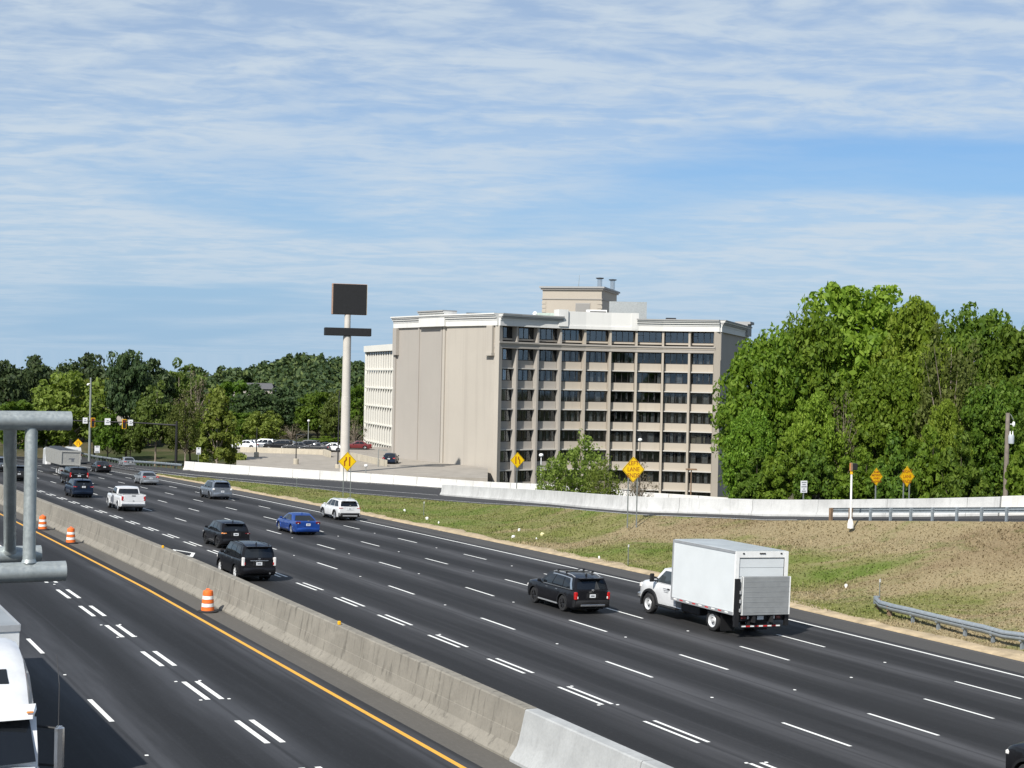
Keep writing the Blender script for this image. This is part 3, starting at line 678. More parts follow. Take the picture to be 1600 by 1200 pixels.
# shared meshes in bay coordinates: x along the bay 0..BW, y inwards, z from the window head down
wl = BW-.32
def mk(fn):
    b = MB(); fn(b); me = bpy.data.meshes.new('m'); me.from_pydata(b.v, [], b.f); bmfix(me); return me
WH = 1.50
def frm(b):
    for x in (0, wl*.24, wl*.5, wl*.76, wl): b.bb(x-.035, x+.035, -.06, .06, -WH, 0)
    b.bb(-.04, wl+.04, -.05, .05, -.07, .05); b.bb(-.04, wl+.04, -.05, .05, -WH-.03, -WH+.06); b.bb(0, wl*.24, -.03, .03, -.55, -.5)
frame_me = mk(frm); frame_me.materials.append(M['frame_dark'])
pane_me = mk(lambda b: b.bb(0, wl, -.006, .006, -WH, 0)); pane_me.materials.append(M['window_glass'])
pane_top = pane_me.copy(); pane_top.materials.clear(); pane_top.materials.append(M['window_glass_top'])
def curt(segs):
    def f(b):
        for x0, x1, h in segs:
            n_ = max(2, int((x1-x0)/.09)); pts = [(x0+(x1-x0)*i/n_, (.03 if i % 2 else -.02)) for i in range(n_+1)]
            b.loft([[(x, y, -.1) for x, y in pts], [(x, y, -.1-h) for x, y in pts]], False, False)
    me = mk(f); return me
CUR = []
for sg, mt in (([(.05, .55, 1.35), (wl-.5, wl-.05, 1.35)], 'curtain'), ([(.05, .4, 1.35), (wl*.30, wl*.42, 1.35), (wl*.62, wl*.74, 1.35), (wl-.35, wl-.05, 1.35)], 'curtain'), ([(.05, wl*.24, 1.35), (wl*.5, wl*.76, 1.35)], 'curtain'), ([(wl*.26, wl*.34, .95), (wl*.7, wl*.78, .95)], 'curtain'), ([(.05, wl*.45, 1.35), (wl*.55, wl*.62, 1.35)], 'curtain_warm')):
    me = curt(sg); me.materials.append(M[mt]); CUR.append(me)
spm = mk(lambda b: (b.bb(-.02, wl+.02, -.14, .55, -WH-1.06, -WH-.035))); 
ldm = mk(lambda b: (b.bb(-.02, wl+.02, -.55, .5, -WH-1.225, -WH-1.065)))
tsp = mk(lambda b: (b.bb(-.02, wl+.02, -.25, .5, -WH-.28, -WH-.035)))
for i in range(9):
    a = angs[i]; d = Vector((math.cos(a), math.sin(a))); n_ = Vector((-d.y, d.x)); o2 = Q[i]+d*.16+n_*REC
    smat = M['stucco_grey_shade'] if i < 4 else M['stucco_warm']
    for rws in range(0, 9):
        z = 17.18 if rws == 0 else W1-FH*(rws-1)
        def put(nm, me, par=None, mat=None, off=(0, 0, 0)):
            o = link(nm, me, par or hotel)
            if par is None: o.location = (o2.x, o2.y, zl(z)); o.rotation_euler = (0, 0, a)
            else: o.location = off
            return o
        w_ = put('window', frame_me); put('pane', pane_top if rws == 0 else pane_me, w_)
        cr = CUR[4] if (i, rws) == (8, 5) else CUR[random.choice((0, 1, 1, 2, 3) if i > 3 else (3, 3, 1))]
        put('curtain', cr, w_, off=(0, .14, 0))
        if rws == 0:
            me = tsp.copy(); me.materials.append(M['stucco_warm']); put('spandrel', me)
        else:
            if not spm.materials: spm.materials.append(M['stucco_warm']); ldm.materials.append(M['ledge']); sp2 = spm.copy(); sp2.materials.clear(); sp2.materials.append(M['stucco_grey_shade'])
            put('spandrel', sp2 if i < 3 else spm); put('ledge', ldm)  # leftmost spandrels use the grey copy, so their shade is in the colour
for i in range(1, 9):
    a = (angs[i-1]+angs[i])/2; d = Vector((math.cos(a), math.sin(a))); n_ = Vector((-d.y, d.x)); c = Q[i]; mat = M['stucco_grey_shade'] if i < 4 else M['stucco_warm']  # left fins painted greyer for the shade on that side
    mb = MB(); w = .15
    mb.loft([[(p.x, p.y, zl(z)) for p in (c-d*w, c+d*w, c+d*.17+n_*1.5, c-d*.17+n_*1.5)] for z in (-9.2, TOP)], True, True); mb.build('fin', mat, hotel)
def band(pts, off, z0, z1, mat, nm, th=.9):           # a strip following a plan line, pushed out by off
    A = []
    for k, p in enumerate(pts):
        t = (pts[min(k+1, len(pts)-1)]-pts[max(k-1, 0)]).normalized(); A.append((p+Vector((t.y, -t.x))*off, p-Vector((t.y, -t.x))*(th-off)))
    mb = MB(); mb.loft([[(a.x, a.y, zl(z0)), (a.x, a.y, zl(z1)), (b.x, b.y, zl(z1)), (b.x, b.y, zl(z0))] for a, b in A], True, True); return mb.build(nm, mat, hotel)
band(Q, .14, 14.72, 14.95, M['stucco_warm'], 'string_course', 1.6); band(Q, .26, 14.951, 15.18, M['stucco_grey_shade'], 'string_course', 1.6); band(Q, .08, 14.28, 14.718, M['stucco_grey_shade'], 'string_course', 1.5)
outline = [P0+Vector((-.2, .6)), P0, P1, Q[0]]+Q[1:9]+[Q[9]+Vector((.6, .1)), PE]
for o_, z0, z1, mt in ((.30, 17.302, 18.05, 'cornice'), (.36, 18.052, 18.35, 'cornice'), (.55, 18.352, 18.62, 'cornice_grey'), (.72, 18.622, 18.80, 'cornice'), (.85, 18.802, 18.98, 'cornice_grey')):
    band(outline[1:4], o_, z0, z1, M['cornice' if mt == 'cornice' else 'cornice'], 'cornice', 1.5)
    band([outline[3]]+Q[1:3], o_-.004, z0, z1, M[mt], 'cornice', 1.5)
    band([Q[2], Q[3], Q[3].lerp(Q[4], .02)], o_-.008, z0, z1, M[mt], 'cornice', 1.5); band([Q[5].lerp(Q[6], .98), Q[6], Q[7], Q[8], outline[-2]], o_-.008, z0, z1, M[mt if z0 > 18.6 else 'cornice'], 'cornice', 1.5); band([outline[-2], PE], o_-.012, z0, z1, M[mt], 'cornice', 1.5)
cen = [Q[3].lerp(Q[4], -.08), Q[4], Q[5], Q[6].lerp(Q[5], -.02)]
band(cen, .32, 17.302, 17.75, M['cornice'], 'parapet', 2.2); band(cen, .2, 17.752, 19.75, M['cornice'], 'parapet', 2.2)
band([Q[3].lerp(Q[4], -.16), Q[3].lerp(Q[4], .22)], .5, 17.6, 19.95, M['cornice'], 'parapet_block', 1.8); band([Q[6].lerp(Q[5], .22), Q[6].lerp(Q[5], -.05)], .34, 17.5, 19.78, M['cornice'], 'parapet_block', 1.8)
pb = [P1.lerp(P0, .42), P1, P1.lerp(Q[0], .08)]
band(pb, .65, 17.32, 19.2, M['cornice'], 'parapet_block', 2.2); band(pb, .85, 19.202, 19.42, M['cornice'], 'parapet_block', 2.4); band(pb, 1.0, 19.422, 19.6, M['cornice_grey'], 'parapet_block', 2.6)
pe = [Q[9].lerp(PE, .86), PE]; band(pe, .7, 17.5, 19.3, M['cornice_grey'], 'parapet_block', 1.8); band(pe, 1.1, 19.3, 19.7, M['cornice_grey'], 'parapet_block', 2.4)
rf = [P0, P1, Q[0]]+Q[1:10]+[PE]+backs
mb = MB(); mb.prism([(p.x+.0, p.y+.6, zl(17.6)) for p in rf], (0, 0, .3)); roof = mb.build('roof', M['cornice_grey'], hotel)
# penthouse
ph = MB(); c0 = Vector((6.2, 19.5)); ux = Vector((math.cos(R(-14)), math.sin(R(-14)))); uy = Vector((-ux.y, ux.x))
def rect(c, w, d): return [c, c+ux*w, c+ux*w+uy*d, c]
def blk(mb, off, w, d, z0, z1, inset=0.):
    c = c0+ux*(off[0]+inset)+uy*(off[1]+inset); w -= 2*inset; d -= 2*inset
    mb.loft([[(p.x, p.y, zl(z)) for p in (c, c+ux*w, c+ux*w+uy*d, c+uy*d)] for z in (z0, z1)], True, True)
S = 225/208.
blk(ph, (0, 0), 8.9, 12.5, 17.7, 23.4); pent = ph.build('penthouse', M['stucco_warm'], hotel)
for off, w, d, z0, z1, mt in (((-.25, -.25), 9.4, 13., 23.4, 23.65, 'stucco_grey_shade'), ((-.45, -.45), 9.8, 13.4, 23.652, 23.9, 'cornice_grey'), ((-.12, -.12), 9.14, 12.74, 22.0, 22.15, 'stucco_grey_shade')):
    b = MB(); blk(b, off, w, d, z0, z1); b.build('moulding', M[mt], pent)
b = MB(); blk(b, (5.0, -.08), 2.2, .2, 20.2, 21.5); lv = b.build('louvre', M['stucco_grey_shade'], pent)
for k in range(8):
    b = MB(); blk(b, (5.05, -.12), 2.1, .1, 20.28+k*.15, 20.34+k*.15); b.build('slat', M['cornice_grey'], pent)
for k in range(6):
    b = MB(); blk(b, (8.3, -.06), .7, .2, 18.2+k*.62, 18.6+k*.62); b.build('quoin', M['stucco_warm'], pent)
    b = MB(); blk(b, (-.06, -.06), .6, .2, 18.2+k*.62, 18.6+k*.62); b.build('quoin', M['stucco_warm'], pent)
for off in ((8.0, 3.0), (9.0+.3, 6.5)):
    p = c0+ux*off[0]+uy*off[1]; 
    b = MB(); b.cyl((p.x, p.y, zl(23.9)), (p.x, p.y, zl(25.2)), .36, n=16); ck = b.build('flue', M['chrome'], hotel, smooth=40)
    b = MB(); b.lathe([(.36, 0), (.60, .10), (.60, .2), (.0001, .26)], 18, (p.x, p.y, zl(25.2))); b.build('flue_cap', M['dark'], ck, smooth=40)
p = c0+ux*5.2+uy*1; b = MB(); b.cyl((p.x, p.y, zl(23.8)), (p.x+.1, p.y, zl(25.6)), .04, .02, 6); b.build('antenna', M['galv_post'], hotel)
# roof equipment
b = MB(); b.box((12.2+1.6, 12, zl(19.7)), (2.9, 2.0, 1.0)); ac = b.build('roof_unit', M['white'], hotel)
b = MB(); b.box((12.2+1.8, 10.97, zl(19.75)), (2.3, .06, .5)); b.build('grille', M['dark'], ac)
b = MB(); b.box((15.2+1.2, 15, zl(19.3)), (2.4, 2, 1.3)); b.build('roof_unit', M['dark'], hotel)
b = MB(); b.box((18.4, 13, zl(19.6)), (5.4, .15, 3.9)); scr = b.build('equipment_screen', galv('pale_metal_screen', (.40, .42, .42), .5, .3), hotel)
b = MB(); b.cyl((16.8, 12.8, zl(17.9)), (17.6, 12.8, zl(19.2)), .05, n=6); b.build('strut', M['galv_post'], hotel)
b = MB(); b.box((6.6, 9.5, zl(18.75)), (2.6, 2, 1.5)); b.build('roof_unit', simple('pale_green_metal', (.42, .50, .45), .6), hotel)
b = MB(); b.lathe([(.12, 0), (.3, .2), (.36, .5), (.2, .75), (.0001, .8)], 14, (5.0, 9, zl(18.9))); b.build('roof_ventilator', M['white'], hotel, smooth=50)
for x, y in ((-4, 9), (24.5, 12), (-3.2, 9)):
    b = MB(); b.box((x, y, zl(18.9)), (1.4, 1.0, .8)); b.build('roof_unit', M['dark'], hotel)

# ------------------------------------------------------------------ white office block behind the hotel
wb = thing('office_building', 'narrow white precast office block with vertical fins at the left of the hotel', 'building', cw(571.5, 290, -6), -YAW)
wv = Vector((7.6, -25.0)); WLn = wv.length*1.25; wa = math.atan2(wv.y, wv.x)
M['precast'] = wallmat('white_precast', (.76, .74, .68), (.62, .60, .55), .2)
wd_ = wv.normalized(); wn = Vector((-wd_.y, wd_.x))     # inward
def wpos(x, y): q = wd_*x+wn*y; return q
def wblk(x0, x1, y0, y1, z0, z1):
    mb = MB(); mb.loft([[(q.x, q.y, z+6) for q in (wpos(x0, y0), wpos(x1, y0), wpos(x1, y1), wpos(x0, y1))] for z in (z0, z1)], True, True); return mb
wblk(0, WLn, .35, 24, -6, 14.9).build('core', M['frame_dark'], wb)
wblk(-.2, .35, -.2, 24.2, -6, 14.6).build('end_wall', M['precast'], wb)
wblk(-.35, WLn, -.45, 24.4, 14.6, 15.75).build('parapet', M['precast'], wb)
FHo = 3.32; nf = 16; sp_ = WLn/nf
finp = [(-.22, 0.0), (-.22, FHo-.95), (.0, FHo-.42), (.0, FHo-.1), (.36, FHo-.1), (.36, 0)]
b = MB(); b.loft([[(0, y, z) for y, z in finp], [(.16, y, z) for y, z in finp]], True, True); fme = b.build('fin', M['precast'], wb); fdat = fme.data; bpy.data.objects.remove(fme)
b = MB(); b.bb(0, sp_-.16, .02, .3, -.14, .25); sb = b.build('sill_panel', M['precast'], wb); sdat = sb.data; bpy.data.objects.remove(sb)
b = MB(); b.bb(.0, sp_-.16, .12, .3, .25, FHo-.14); gd = b.build('pane', M['precast'], wb); gdat = gd.data; gdat.materials.clear(); gdat.materials.append(M['glass']); bpy.data.objects.remove(gd)
for fl in range(-1, 6):
    z = 14.6-FHo*(6-fl)+FHo+.02
    if z < -6: continue
    for k in range(nf):
        for nm, dt, dx in (('fin', fdat, 0), ('sill_panel', sdat, .16), ('pane', gdat, .16)):
            o = link(nm, dt, wb); q = wpos(k*sp_+dx+.35, 0); o.location = (q.x, q.y, z+6-FHo); o.rotation_euler = (0, 0, wa)

# ------------------------------------------------------------------ pylon sign
pp = cw(541, 192, -3); py_ = thing('pylon_sign', 'tall pale pole carrying a blank black rectangular sign box and a narrow black box', 'sign', pp, -YAW+R(14))
zz_ = lambda row: rowz(541, row, 192)+3
b = MB(); b.cyl((0, 0, 0), (0, 0, zz_(620)), .58, .56, 24); b.build('lower_pole', simple('pale_pole_paint', (.54, .505, .455), .55, 0, .06, .8), py_, smooth=40)
b = MB(); b.cyl((0, 0, zz_(620)), (0, 0, zz_(525)), .53, .50, 24); b.build('middle_pole', bpy.data.materials['pale_pole_paint'], py_, smooth=40)
b = MB(); b.cyl((0, 0, zz_(525)), (0, 0, zz_(491.8)), .40, .38, 24); b.build('upper_pole', bpy.data.materials['pale_pole_paint'], py_, smooth=40)
b = MB(); b.cbox((.15, 0, zz_(467.5)), (4.35, .62, 3.85), .04); sb_ = b.build('sign_box', simple('rusty_box_edge', (.34, .22, .16), .6, 0, .2), py_)
b = MB(); b.cbox((.2, -.33, zz_(467.5)), (4.2, .08, 3.75), .03); b.build('blank_panel', M['black'], sb_)
b = MB(); b.box((2.36, 0, zz_(467.5)), (.06, .6, 3.8)); b.build('box_trim', M['lot_wall'], sb_)
b = MB(); b.cbox((.05, 0, zz_(518.5)), (5.8, 1.3, .98), .05); b.build('lower_box', M['black'], py_)

# ------------------------------------------------------------------ parking lot
mb = MB(); A = [cw(372, 196.5, -2.0), cw(440, 190.5, -2.0), cw(765, 186, -2.0), cw(765, 208, -2.0), cw(690, 219, -2.0), cw(622, 262, -2.0), cw(372, 262, -2.0)]
mb.prism([p-Vector((0, 0, 4)) for p in A], (0, 0, 4)); lot = struct(mb.build('parking_lot', M['lot']))
def lot_wall(label, a, b, h, th=.3, z=-2.0, nm='low_wall'):
    a, b = Vector(a), Vector(b); L_ = (b-a).length; t = thing(nm, label, 'wall', (0, 0, 0)); n_ = max(1, int(L_/5)); 
    d = (b-a).normalized(); nn = Vector((-d.y, d.x, 0))*th/2
    for k in range(n_):
        p, q = a.lerp(b, k/n_)+d*.01, a.lerp(b, (k+1)/n_)-d*.01; mb = MB(); mb.prism([p-nn, q-nn, q+nn, p+nn], (0, 0, h)); mb.build('wall_panel', M['lot_wall'], t)
lot_wall('low tan concrete wall along the back of the parking lot behind the lamp posts', cw(378, 236, -2.05), cw(508, 233, -2.05), .85)
lot_wall('short tan wall return at the foot of the pylon sign pole', cw(508, 232.3, -2.05), cw(518, 226, -2.05), .95)
lot_wall('long tan wall between the pylon pole and the white office block', cw(552, 224, -2.05), cw(606, 206, -2.05), .9)

# ------------------------------------------------------------------ signs and poles
def diamond(label, px, cy, d, half, base_z, posts, legend, mat='sign_yellow', rz=0., gap=.5, bcol='sign_black'):
    c = cw(px, d, py=cy); t = thing('diamond_sign', label, 'road sign', (c.x, c.y, base_z), rz); h = c.z-base_z
    def dia(k, y): return [(0, y, h+k), (k, y, h), (0, y, h-k), (-k, y, h)]
    mb = MB(); mb.loft([dia(half, 0), dia(half, .015)], True, True); bd = mb.build('sign_face', M[mat], t)
    mb = MB(); a, b = dia(half*.955, -.004), dia(half*.915, -.004)
    for k in range(4): mb.add([a[k], a[(k+1) % 4], b[(k+1) % 4], b[k]], [(0, 1, 2, 3)])
    mb.build('border', M[bcol], bd)
    for x in ([-gap/2, gap/2] if posts == 2 else [0]):
        mb = MB(); mb.box((x, .05, (h+half*.6)/2-.15), (.065, .065, h+half*.6+.3)); mb.build('post', M['galv_post'], t)
    mb = MB()
    if legend == 'right_ends' or legend == 'left_ends':
        s_ = 1 if legend == 'right_ends' else -1
        def bar(pts, w=.085):
            for (x0, z0), (x1, z1) in zip(pts[:-1], pts[1:]):
                dx, dz = x1-x0, z1-z0; L_ = math.hypot(dx, dz); nx, nz = -dz/L_*w/2, dx/L_*w/2; ex, ez = dx/L_*.02, dz/L_*.02
                mb.loft([[((x0-ex+sx*nx)*half*1.05, y, h+(z0-ez+sx*nz)*half*1.05) for sx in (-1, 1)]+[((x1+ex+sx*nx)*half*1.05, y, h+(z1+ez+sx*nz)*half*1.05) for sx in (1, -1)] for y in (-.012, -.005)], True, True)
        bar([(-.22*s_, -.42), (-.22*s_, .42)], .13); bar([(.30*s_, -.42), (.30*s_, 0), (.14*s_, .17), (.14*s_, .42)], .13)
        mb.build('lane_ends_symbol', M['sign_maroon' if mat == 'sign_yellow' else 'sign_maroon'], bd)
    else:
        lines, sz, mt = legend; n_ = len(lines)
        for k, tx in enumerate(lines): text_mesh('legend', tx, sz, M[mt], bd, (0, -.006, h+((n_-1)/2-k)*sz*1.05), bold=.002)
    return t
diamond('yellow diamond lane ends sign on two posts in front of the pylon pole', 545.5, 721, 150, .95, -2.5, 2, 'left_ends', gap=.75)
diamond('yellow diamond lane ends sign on one post before the lower left hotel windows', 811, 719, 150, .78, -2.4, 1, 'right_ends')
diamond('large yellow diamond sign reading LEFT LANE ENDS on the verge before the hotel', 992.5, 733.5, 105.5, .90, .30, 2, (['LEFT', 'LANE', 'ENDS'], .40, 'sign_maroon'), gap=.72)
diamond('amber diamond sign reading RAMP METERED WHEN FLASHING before the big trees', 1372.5, 745, 103, .60, .9, 1, (['RAMP', 'METERED', 'WHEN', 'FLASHING'], .20, 'sign_maroon'), 'sign_orange', R(6))
diamond('amber diamond sign reading RIGHT LANE ENDS, rightmost before the big trees', 1420.5, 744.5, 103, .71, .9, 2, (['RIGHT', 'LANE', 'ENDS'], .32, 'sign_maroon'), 'sign_orange', R(6), .55)
diamond('small amber diamond sign beside the tall light pole in the far distance', 124, 692.5, 238, .72, -5.3, 1, 'right_ends', 'sign_orange')
def white_sign(label, px, cy, d, w, h, base_z, rows, rz=0.):
    c = cw(px, d, py=cy); t = thing('white_road_sign', label, 'road sign', (c.x, c.y, base_z), rz); hz = c.z-base_z
    mb = MB(); mb.cbox((0, 0, hz), (w, .02, h), .008); f = mb.build('sign_face', M['sign_white'], t)
    mb = MB(); mb.box((0, .04, hz/2-.1), (.06, .06, hz+h*.6)); mb.build('post', M['galv_post'], t)
    mb = MB(); n_ = len(rows)
    for k, wd2 in enumerate(rows):
        z = hz+h*(.36-.72*k/max(1, n_-1))
        x = -wd2/2
        while x < wd2/2-.01:                              # strokes of a legend too far away to read
            l_ = min(random.uniform(.05, .10), wd2/2-x); mb.box((w*(x+l_/2), -.0135, z), (w*l_, .005, h*.42/n_)); x += l_+.035
    mb.build('legend', M['legend_grey'], f)
white_sign('small white regulatory sign with five lines behind the ramp barrier left of the white pole', 1259.5, 760.5, 104, .55, .82, .8, (.7, .5, .8, .25, .6))
white_sign('small white sign at the foot of the tall light pole', 154, 702, 244, .82, 1.12, -5.4, (.5, .7))
white_sign('small white sign at the left end of the white ramp barrier before a bright tree', 312.5, 704.5, 203, .60, .92, -3.2, (.4, .7))
# ramp meter post
p = cw(1333.5, 93.3, 0); p.z = float(np.interp(1333, pxs, [c[1][1] for c in COLS]))-.05
t = thing('ramp_meter_post', 'slim white signal post with amber top standing at the guardrail end', 'signal', p, R(-20))
mb = MB(); mb.lathe([(.19, -.2), (.19, .06), (.13, .30), (.07, .38)], 8); mb.build('base', M['white'], t)
mb = MB(); mb.cyl((0, 0, .38), (0, 0, 3.15), .062, n=14); mb.build('pole', M['white'], t, smooth=40)
mb = MB(); mb.cyl((0, 0, 3.08), (0, 0, 3.26), .085, n=14); mb.build('collar', M['yellow_housing'], t, smooth=40)
mb = MB(); mb.cbox((-.02, .02, 3.52), (.13, .3, .52), .03); hd = mb.build('signal_head', M['rust_post'], t)
mb = MB(); mb.cbox((.19, .0, 3.54), (.28, .32, .42), .04); mb.build('visor', M['black'], hd)
mb = MB(); mb.box((-.092, .02, 3.52), (.01, .2, .46)); mb.build('lens_edge', M['orange_lens'], hd)
# delineators and a foundation patch
for x, y, lb in ((48.4, 80.9, 'thin grey delineator post with white top on the verge left of the box truck'), (50.6, 60.2, 'thin delineator post with white top behind the lower guardrail end'), (51.2, 119.2, 'thin delineator post on the green verge right of the white SUV'), (53.8, 160.5, 'thin delineator post on the narrow far end of the verge'), (25.4, 0, None)):
    if not lb: continue
    z = vz(x, y); t = thing('delineator', lb, 'delineator', (x, y, z-.05), .3)
    mb = MB(); mb.box((0, 0, .62), (.055, .03, 1.3)); mb.build('post', M['galv_post'], t)
    mb = MB(); mb.box((0, -.02, 1.2), (.10, .02, .16)); mb.build('reflector', M['reflective'], t)
# traffic signal mast arm
mp = cw(277.5, 236, -5.2); t = thing('mast_arm', 'black traffic signal mast arm crossing in front of the distant trees', 'mast arm', mp, 0)
mz_ = lambda r_: rowz(277, r_, 236)+5.2
mb = MB(); mb.cyl((0, 0, 0), (0, 0, mz_(658)), .24, .17, 14); mb.build('pole', M['black'], t, smooth=40)
le = cw(96, 236, 0)-cw(277.5, 236, 0); le = Vector((le.x, le.y, mz_(660)-.0)); st_ = Vector((0, 0, mz_(664.5)))
mb = MB(); mb.tube([st_, st_.lerp(le, .35)+Vector((0, 0, .12)), le], [.15, .11, .07], 10); mb.build('arm', M['black'], t, smooth=40)
arm_at = lambda px: st_.lerp(le, (277.5-px)/181.5)+Vector((0, 0, .1))
for px, wd2, hh in ((134, .72, .9), (169, .88, 1.0), (205, .72, .9)):
    q = arm_at(px); mb = MB(); mb.box((q.x, q.y-.2, q.z), (wd2, .03, hh)); f = mb.build('lane_sign', M['sign_white'], t)
    mb = MB(); mb.box((q.x, q.y-.22, q.z+.12), (wd2*.35, .008, .14)); mb.box((q.x, q.y-.22, q.z-.16), (wd2*.55, .008, .12)); mb.build('legend', M['legend_grey'], f)
for px in (145, 194):
    q = arm_at(px); q = q+Vector((.1, -.25, -.25)); mb = MB(); mb.box((q.x, q.y+.06, q.z), (.66, .03, 1.45)); f = mb.build('backplate', M['yellow_housing'], t)
    mb = MB(); mb.box((q.x, q.y+.03, q.z), (.46, .06, 1.26)); f2 = mb.build('signal_head', M['black'], t)
    for k in range(3):
        mb = MB(); mb.cyl((q.x, q.y-.02, q.z+.38-.38*k), (q.x, q.y+.0, q.z+.38-.38*k), .14, n=14); mb.build('lens', M['red_dim'] if k == 0 else M['dark'], f2)
def lamp_post(label, px, r0_, r1_, d, rad=.1, head=None, mat='galv_post', base=None, z0=None):
    b_ = cw(px, d, py=r1_); 
    if z0 is not None: b_.z = z0
    h = rowz(px, r0_, d)-b_.z; t = thing('lamp_post', label, 'lamp post', b_, -YAW)
    mb = MB(); mb.cyl((0, 0, 0), (0, 0, h), rad, rad*.6, 10); mb.build('pole', M[mat], t, smooth=40)
    if base: mb = MB(); mb.lathe([(.36, -.3), (.36, base-.05), (.3, base)], 14); mb.build('concrete_base', M['lot_wall'], t, smooth=30)
    if head == 'arm': mb = MB(); mb.box((.5, 0, h-.05), (1.0, .1, .08)); mb.box((.85, 0, h-.08), (.55, .3, .14)); mb.build('lamp_head', M[mat], t)
    if head == 'box': mb = MB(); mb.cbox((0, 0, h+.05), (1.15, .45, .16), .03); mb.build('lamp_head', M['rust_post'], t)
    if head == 'ball': mb = MB(); mb.lathe([(.08, 0), (.2, .08), (.24, .2), (.17, .34), (.0001, .38)], 14, (0, 0, h)); mb.build('lamp_globe', M['white'], t, smooth=60)
    if head == 'cam': mb = MB(); mb.cyl((-.45, 0, h-.95), (0, 0, h-.95), .05, n=8); mb.lathe([(.16, 0), (.2, .12), (.1, .3)], 10, (-.45, 0, h-1.25)); mb.build('camera_unit', M['white'], t, smooth=40)
    return t
lamp_post('tall pale pole with small camera before the distant trees, right of the steel pipe', 142, 590, 717, 246, .23, 'cam', z0=-5.4)
lamp_post('dark lamp post with concrete foot left in the parking lot', 403, 668, 713, 222, .09, None, 'dark', .75, -2.0)
lamp_post('dark lamp post with concrete foot in the middle of the parking lot', 465, 678, 721, 207, .09, 'arm', 'dark', .75, -2.0)
lamp_post('thin dark pole close to the left side of the pylon sign pole', 530.5, 610, 728, 200, .10, None, 'dark', .5, -2.0)
lamp_post('grey lamp post with round head before the dark trees behind the parked cars', 483.5, 659, 697, 262, .10, 'ball', z0=-2)
lamp_post('thin bracket lamp in front of the white office block', 593.5, 702, 726, 205, .07, 'arm', z0=-2.)
lamp_post('small white globe lamp behind the white ramp barrier right of the lane ends sign', 574.5, 730, 740, 190, .07, 'ball', z0=-2.0)
lamp_post('slim pale lamp post standing before the hotel windows left of the light green tree', 848, 714, 756, 158, .08, 'ball', 'white', None, -3.0)
lamp_post('brown box headed lamp post before the right hotel windows', 1083, 734, 778, 160, .09, 'box', 'rust_post', None, -3.5)
lamp_post('small lamp on a dark pole before the middle of the hotel windows', 1002, 690, 760, 165, .07, 'ball', 'dark', None, -4.)
# utility pole with transformer
b_ = cw(1574, 108, .0); t = thing('utility_pole', 'grey wooden utility pole with a transformer can at the right edge', 'utility pole', b_, -YAW)
h = rowz(1574, 645, 108)
mb = MB(); mb.cyl((0, 0, -.5), (.08, 0, h), .19, .15, 14); mb.build('pole', M['wood'], t, smooth=40)
mb = MB(); mb.lathe([(.2, 0), (.21, .05), (.21, .52), (.19, .6), (.0001, .64)], 14, (.28, -.2, h-2.15)); tc_ = mb.build('transformer', simple('transformer_grey', (.42, .45, .48), .5), t, smooth=40)
for x in (.2, .38): mb = MB(); mb.lathe([(.05, 0), (.05, .1), (.03, .12), (.05, .16), (.02, .28)], 10, (x, -.2, h-1.54)); mb.build('bushing', M['white'], tc_, smooth=40)
mb = MB(); mb.tube([(.1, 0, h-.05), (.3, 0, h-.15), (.48, 0, h-.5)], .03, 8); mb.build('bracket', M['galv_post'], t)
mb = MB(); mb.lathe([(.06, 0), (.1, .1), (.1, .25), (.05, .35)], 10, (.5, 0, h-.95)); mb.box((.3, 0, h-.78), (.4, .05, .05)); mb.build('insulator', M['white'], t)
# chain link fence behind the barrier
fz = .1
fen = thing('chain_link_fence', 'low wire fence posts in front of the undergrowth behind the ramp barrier', 'fence', (0, 0, 0))
fpts = [cw(px, d, .9) for px, d in ((1170, 118), (1215, 115.5), (1249, 113.5), (1280, 112), (1327, 110), (1375, 108), (1420, 106.5), (1470, 105), (1520, 103))]
for q in fpts: mb = MB(); mb.cyl(q-Vector((0, 0, 1)), q+Vector((0, 0, 1.85)), .035, n=8); mb.build('post', M['galv_post'], fen)
mb = MB(); mb.tube([q+Vector((0, 0, 1.8)) for q in fpts], .022, 6); mb.build('top_rail', M['galv_post'], fen)
mb = MB()
for a, b in zip(fpts[:-1], fpts[1:]):
    for k in range(9): mb.cyl(a+Vector((0, 0, .1+.2*k)), b+Vector((0, 0, .1+.2*k)), .006, n=3, caps=False)
    L_ = (b-a).length
    for k in range(int(L_/.2)):
        p = a.lerp(b, k*.2/L_); mb.cyl(p+Vector((0, 0, .0)), p+Vector((0, 0, 1.8)), .006, n=3, caps=False)
w_ = mb.build('wire_mesh', M['galv_post'], fen); w_['kind'] = 'stuff'
# small things on the barrier and litter on the verge
for x, y, lb in ((19.2, 52.2, 'small yellow marker on top of the weathered median barrier nearest the camera'), (19.2, 78.5, 'small yellow marker farther along the top of the median barrier')):
    mb = MB(); mb.cbox((0, 0, .07), (.11, .11, .14), .02); o = mb.build('barrier_marker', M['yellow_housing'], None, loc=(x, y, mz(y)+1.395)); tag(o, lb, 'marker')
def litter(x, y, s_, lb, mat='white'):
    z = vz(x, y); mb = MB(); rs = random.Random(int(x*100)); n_ = 7
    top = [(s_*math.cos(k*6.283/n_)*rs.uniform(.6, 1.2), s_*.8*math.sin(k*6.283/n_)*rs.uniform(.6, 1.2), .05+.08*rs.random()) for k in range(n_)]
    mb.loft([[(a*.8, b*.8, -.05) for a, b, c in top], top, [(a*.3, b*.3, .14+s_*.15) for a, b, c in top]], True, True)
    tag(mb.build('plastic_bag' if mat == 'pale_yellow' else 'paper_scrap', M[mat], None, loc=(x, y, z+.04)), lb, 'bag' if mat == 'pale_yellow' else 'paper', 'scraps on the verge')
M['pale_yellow'] = simple('pale_yellow_bag', (.75, .70, .38), .7, 0, .1, 4)
